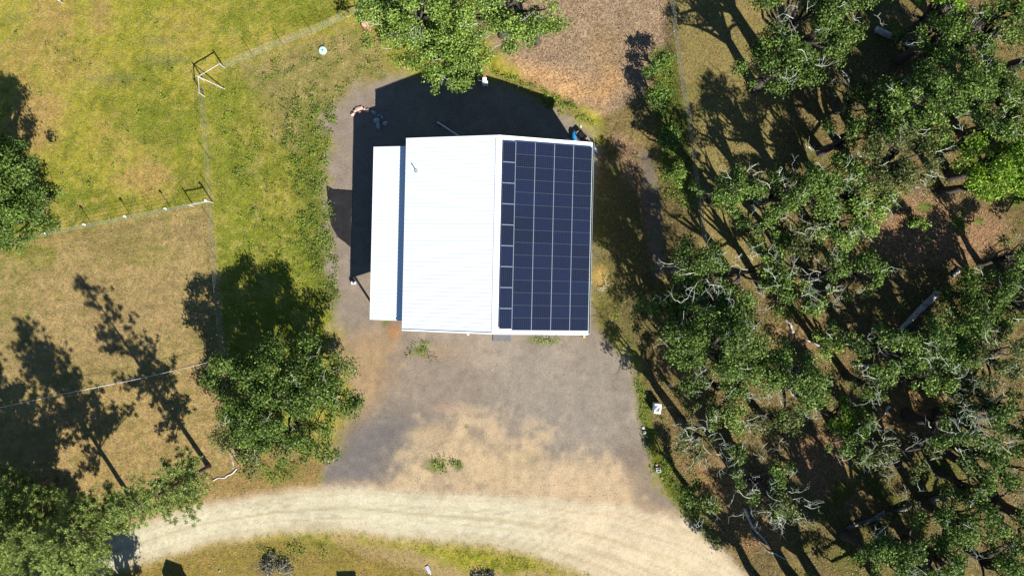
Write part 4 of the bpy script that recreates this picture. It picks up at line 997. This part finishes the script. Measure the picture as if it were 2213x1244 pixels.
# grey block with a recessed top
t = item('concrete_block', 'grey concrete block in the grass verge right of the yard', 'block', 1422, 1014, .15)
mb = loc(MB())
for a, b_, c, d in ((-.17, 0, .08, .44), (.17, 0, .08, .44), (0, .19, .26, .06), (0, -.19, .26, .06), (0, 0, .26, .07)): mb.box((a, b_, .11), (c, d, .22))
mb.build('shell', plain('block_concrete', (.45, .45, .45), .9, .15, 6, .2), t)
t = item('survey_stake', 'short grey post standing in the shade at the edge of the wood', 'post', 1446, 831, .1)
mb = loc(MB()); mb.box((0, 0, .5), (.18, .14, 1.2), None, .9); mb.build('stake', WEATHER, t)
# small white box at lean-to
t = item('valve_box', 'small white box on the ground at the lower left of the lean-to', 'utility box', 765, 611)
mb = loc(MB()); mb.box((0, 0, .16), (.36, .26, .36)); mb.build('body', WHITEPL, t, bevel=.015)
mb = loc(MB()); mb.box((0, 0, .35), (.12, .1, .03)); mb.build('lid', PINKROCK, t)
# electrical / fan unit
t = item('condenser_unit', 'white boxed outdoor unit with a round fan grille at the wood edge', 'outdoor unit', 1417, 879, -.12)
mb = loc(MB()); mb.box((0, 0, .45), (.62, .9, .9)); mb.build('housing', WHITEPL, t, bevel=.03)
mb = loc(MB()); 
for rr0 in (.09, .16, .23): mb.tube([(-.06 + rr0 * math.cos(a), .0 + rr0 * 1.25 * math.sin(a), .915) for a in np.linspace(0, 2 * math.pi, 25)], .014, 5, False)
mb.build('fan_grille', BLACKPL, t)
mb = loc(MB()); mb.box((.36, -.05, .35), (.10, .3, .4)); mb.tube([(.4, 0, .4), (.9, .12, .1), (1.6, .18, .03)], .02, 6); mb.build('conduit', WEATHER, t)
# blue drum, black crate, boards behind shed
t = item('blue_barrel', 'bright blue barrel lying against the back wall of the shed', 'barrel', 1240.5, 298, .08)
mb = loc(MB()); n_ = 9; ys = np.linspace(-.55, .55, n_); mb.tube([(0, y, .24) for y in ys], [.16, .2, .23, .235, .24, .235, .23, .2, .16], 18); mb.build('drum', BLUEPL, t, smooth_=True)
mb = loc(MB()); 
for y in (-.22, .22): mb.tube([(0, y - .02, .24), (0, y + .02, .24)], .25, 18)
mb.build('hoop', BLUEPL, t)
t = item('black_crate', 'black open frame crate behind the upper right corner of the shed', 'crate', 1256, 297, -.75)
mb = loc(MB())
for a in (-.35, .35):
    for b_ in (-.3, .3): mb.box((a, b_, .3), (.06, .06, .6))
for z in (.08, .3, .55):
    for s in (-1, 1): mb.box((0, s * .31, z), (.76, .03, .1)); mb.box((s * .36, 0, z), (.03, .6, .1))
mb.box((0, 0, .1), (.72, .6, .03)); mb.box((-.1, .05, .56), (.5, .4, .03)); mb.build('frame', BLACKPL, t)
mb = loc(MB()); mb.tube([(-.5, .25, .5), (-.35, .2, .55), (.3, .1, .58)], .03, 6); mb.build('handle', BLACKPL, t)
def plank(px0, py0, px1, py1, w, z, label, mat, group, name='wooden_plank'):
    x0, y0, g0 = at(px0, py0, z); x1, y1, g1 = at(px1, py1, z); t = math.atan2(y1 - y0, x1 - x0); L_ = math.hypot(x1 - x0, y1 - y0)
    mb = loc(MB()); mb.box((0, 0, 0), (L_, w, .045)); o = mb.build(name, mat, None, bevel=.006); o.location = ((x0 + x1) / 2, (y0 + y1) / 2, max(g0, g1) + z + .03); o.rotation_euler = (0, 0, t); return finish(o, label, 'plank', group)
plank(1263, 296, 1281, 314, .1, .05, 'pale plank leaning out from under the black crate', LUMBER, 'planks at the upper right shed corner')
plank(1266, 294, 1286, 316, .12, .12, 'tan plank nearest the roof corner', LUMBER, 'planks at the upper right shed corner')
plank(1282, 315, 1290, 325, .12, .04, 'short white plank sticking out right of the roof corner', WHITEPL, 'planks at the upper right shed corner')
plank(1284, 322, 1291, 330, .1, .03, 'lowest white plank right of the roof corner', WHITEPL, 'planks at the upper right shed corner')
plank(1223, 302, 1240, 304, .25, .03, 'cream board at the foot of the back wall beside the blue barrel', LUMBER, None)
plank(1262, 719, 1263, 730, .2, .05, 'orange tan board at the lower right corner of the shed', plain('orange_wood', (.65, .40, .2), .8, .15, 5), None)
# metal sheet below road
t = item('metal_tray', 'grey metal tray lying in the verge below the road', 'tray', 926, 1229, -1.1)
mb = loc(MB()); mb.box((0, 0, .05), (.72, .3, .05)); mb.box((0, .15, .09), (.72, .02, .08)); mb.box((0, -.15, .09), (.72, .02, .08)); mb.build('pan', plain('grey_metal', (.45, .46, .50), .5, .12, 4, 0, .3), t)
mb = loc(MB()); mb.box((.44, 0, .05), (.16, .12, .06)); mb.build('handle', LUMBER, t)
# white fence marker top left
t = item('marker_flag', 'small pale marker post at the top of the field', 'marker', 137, 8)
mb = loc(MB()); mb.tube([(0, 0, 0), (0, 0, .9)], .04, 6); mb.build('stake', WEATHER, t)
mb = loc(MB()); mb.box((.03, 0, .8), (.16, .03, .2)); mb.build('flag', WHITEPL, t)

# shadow left of lean-to, put in as an added near-black sheet with folds
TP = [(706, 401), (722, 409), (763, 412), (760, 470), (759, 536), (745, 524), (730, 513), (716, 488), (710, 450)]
def shadow_sheet():
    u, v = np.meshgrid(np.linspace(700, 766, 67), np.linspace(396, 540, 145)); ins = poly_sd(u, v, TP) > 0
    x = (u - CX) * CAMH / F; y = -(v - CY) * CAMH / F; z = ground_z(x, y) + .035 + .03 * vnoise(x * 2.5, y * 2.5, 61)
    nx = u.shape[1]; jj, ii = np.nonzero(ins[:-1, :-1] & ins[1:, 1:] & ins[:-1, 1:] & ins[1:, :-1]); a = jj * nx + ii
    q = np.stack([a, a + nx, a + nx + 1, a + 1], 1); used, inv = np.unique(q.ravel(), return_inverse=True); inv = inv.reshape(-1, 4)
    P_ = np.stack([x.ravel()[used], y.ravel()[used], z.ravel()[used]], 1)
    mb = MB(); mb.add(P_.tolist(), [tuple(int(k) for k in r0) for r0 in inv]); o = mb.build('ground_shadow', SHADOWSHEET, None, smooth_=True)
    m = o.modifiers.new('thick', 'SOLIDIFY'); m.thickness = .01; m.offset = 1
    finish(o, 'shadow on the bare ground left of the lean-to, painted as a dark sheet', 'shadow_sheet')
shadow_sheet()

# stumps near the top left trees
def stump(px, py, r0, h, label, rz=.0):
    x, y, g = at(px, py); t = thing('tree_stump', label, 'stump', (x, y, g), rz, 'red brown stumps behind the shed')
    mb = loc(MB()); mb.tube([(0, 0, -.1), (0, 0, .15), (.03, 0, h)], [r0 * 1.4, r0 * 1.05, r0], 12); mb.build('trunk', REDWOOD, t)
    mb = loc(MB()); mb.tube([(.03, 0, h), (.03, 0, h + .02)], r0 * .85, 12); mb.build('cut_face', PINKROCK, t)
stump(793, 61, .34, 1.0, 'short red brown stump in the yellow grass left of the trees')
stump(800, 18, .36, 1.5, 'taller stump at the top edge left of the trees')

# logs
def log(pts, r0, r1, label, mat, stubs=0, seed=0, zl=None, name='fallen_log', group=None):
    r = np.random.default_rng(seed); W3 = []
    for k, (px, py) in enumerate(pts):
        x, y, g = at(px, py); W3.append(Vector((x, y, g + (r0 + (r1 - r0) * k / (len(pts) - 1)) * .8 + (zl[k] if zl else 0))))
    t = thing(name, label, 'log', W3[0], 0, group); P3 = []; RR = []
    for i in range(len(W3) - 1):
        for k in range(6):
            f = k / 6; P3.append(W3[i].lerp(W3[i + 1], f) + Vector(r.normal(0, .02, 3)))
    P3.append(W3[-1]); n = len(P3); RR = [(r0 + (r1 - r0) * k / (n - 1)) * r.uniform(.9, 1.1) for k in range(n)]
    mb = MB(); mb.tube(P3, RR, 9); mb.build('trunk', mat, t, smooth_=True)
    for k in range(stubs):
        i = int(r.integers(1, n - 1)); mb = MB(); d = Vector((r.normal(), r.normal(), .5)).normalized(); mb.tube([P3[i], P3[i] + d * r.uniform(.3, .9)], [RR[i] * .4, .02], 5); mb.build('branch', mat, t)
    return t
log([(1944, 712), (1980, 674), (2022, 632)], .20, .30, 'thick pale grey fallen log in the middle of the right wood', PALEWOOD, 3, 1)
log([(2058, 596), (2072, 584)], .12, .16, 'short pale log piece above the thick grey log', PALEWOOD, 0, 2)
log([(1826, 1139), (1895, 1118), (1965, 1093), (2062, 1064)], .14, .26, 'very long dark fallen log in the lower right wood', WEATHER2, 3, 3)
log([(1880, 1124), (1910, 1102)], .05, .08, 'thin pale limb crossing the very long dark log', PALEWOOD, 1, 4)
log([(1890, 66), (1935, 86), (1985, 108)], .30, .16, 'grey fallen log in the dark gap at the top of the wood', PALEWOOD, 2, 5)
log([(1608, 1097), (1622, 1130), (1662, 1178)], .16, .07, 'slim grey fallen trunk near the road verge', WEATHER, 1, 6)
log([(1664, 1190), (1700, 1208)], .07, .06, 'short pale pole at the foot of the slim fallen trunk', PALEWOOD, 0, 7)
log([(1621, 1142), (1640, 1172), (1662, 1192)], .06, .09, 'dark red thin limb beside the slim fallen trunk', WEATHER2, 1, 8)
log([(1697, 691), (1706, 697), (1713, 718)], .07, .14, 'hooked pale log in the sunny leafy opening', PALEWOOD, 0, 9)
log([(1742, 735), (1760, 740), (1776, 752)], .05, .09, 'thin white branch on the dark ground right of the hooked log', PALEWOOD, 1, 10)
log([(1822, 742), (1856, 732)], .05, .09, 'pale branch by the root plate left of the thick grey log', PALEWOOD, 2, 11)
log([(1910, 896), (1920, 876)], .08, .15, 'short grey log at the left of the lower sunny opening', PALEWOOD, 0, 12)
log([(1840, 788), (1877, 790)], .14, .14, 'straight grey log above the lower sunny opening', WEATHER, 0, 13)
log([(1562, 958), (1592, 985)], .18, .12, 'dark leaning log beside the white lichen oak', WEATHER2, 1, 14)
# brush pile beside the shed
def brush(px, py, R0, n, label, mat, seed, L0=1.0):
    r = np.random.default_rng(seed); x, y, g = at(px, py); t = thing('brush_pile', label, 'brush pile', (x, y, g)); mb = MB()
    for k in range(n):
        a = r.uniform(0, 2 * math.pi); p = Vector((x + r.normal(0, R0), y + r.normal(0, R0), g + r.uniform(.05, .3))); twig(mb, r, p, Vector((math.cos(a), math.sin(a), .1)), L0 * r.uniform(.6, 1.2), r.uniform(.02, .035), 1)
    mb.build('branches', mat, t)
brush(1297, 618, .35, 9, 'small pile of pale cut branches against the right wall', LICHEN, 3, .8)
brush(930, 773, .3, 6, 'few thin dark twigs on the gravel in front of the shed', WEATHER2, 4, .9)
# white cord end by the road
x, y, g = at(462, 1037); t = thing('white_rope', 'zigzag white rope on the ground between the pine and the end brace', 'rope', (x, y, g)); mb = MB()
ptsR = [(460, 1038), (467, 1034), (474, 1031), (480, 1032), (487, 1031), (493, 1026), (500, 1024), (507, 1018), (512, 1012)]
mb.tube([(*at(a, b_)[:2], at(a, b_)[2] + .06) for a, b_ in ptsR], .03, 6); mb.build('cord', WHITEPL, t)
mb = MB(); mb.tube([(x, y, g - .1), (x, y, g + .3)], .03, 6); mb.build('peg', WEATHER, t)
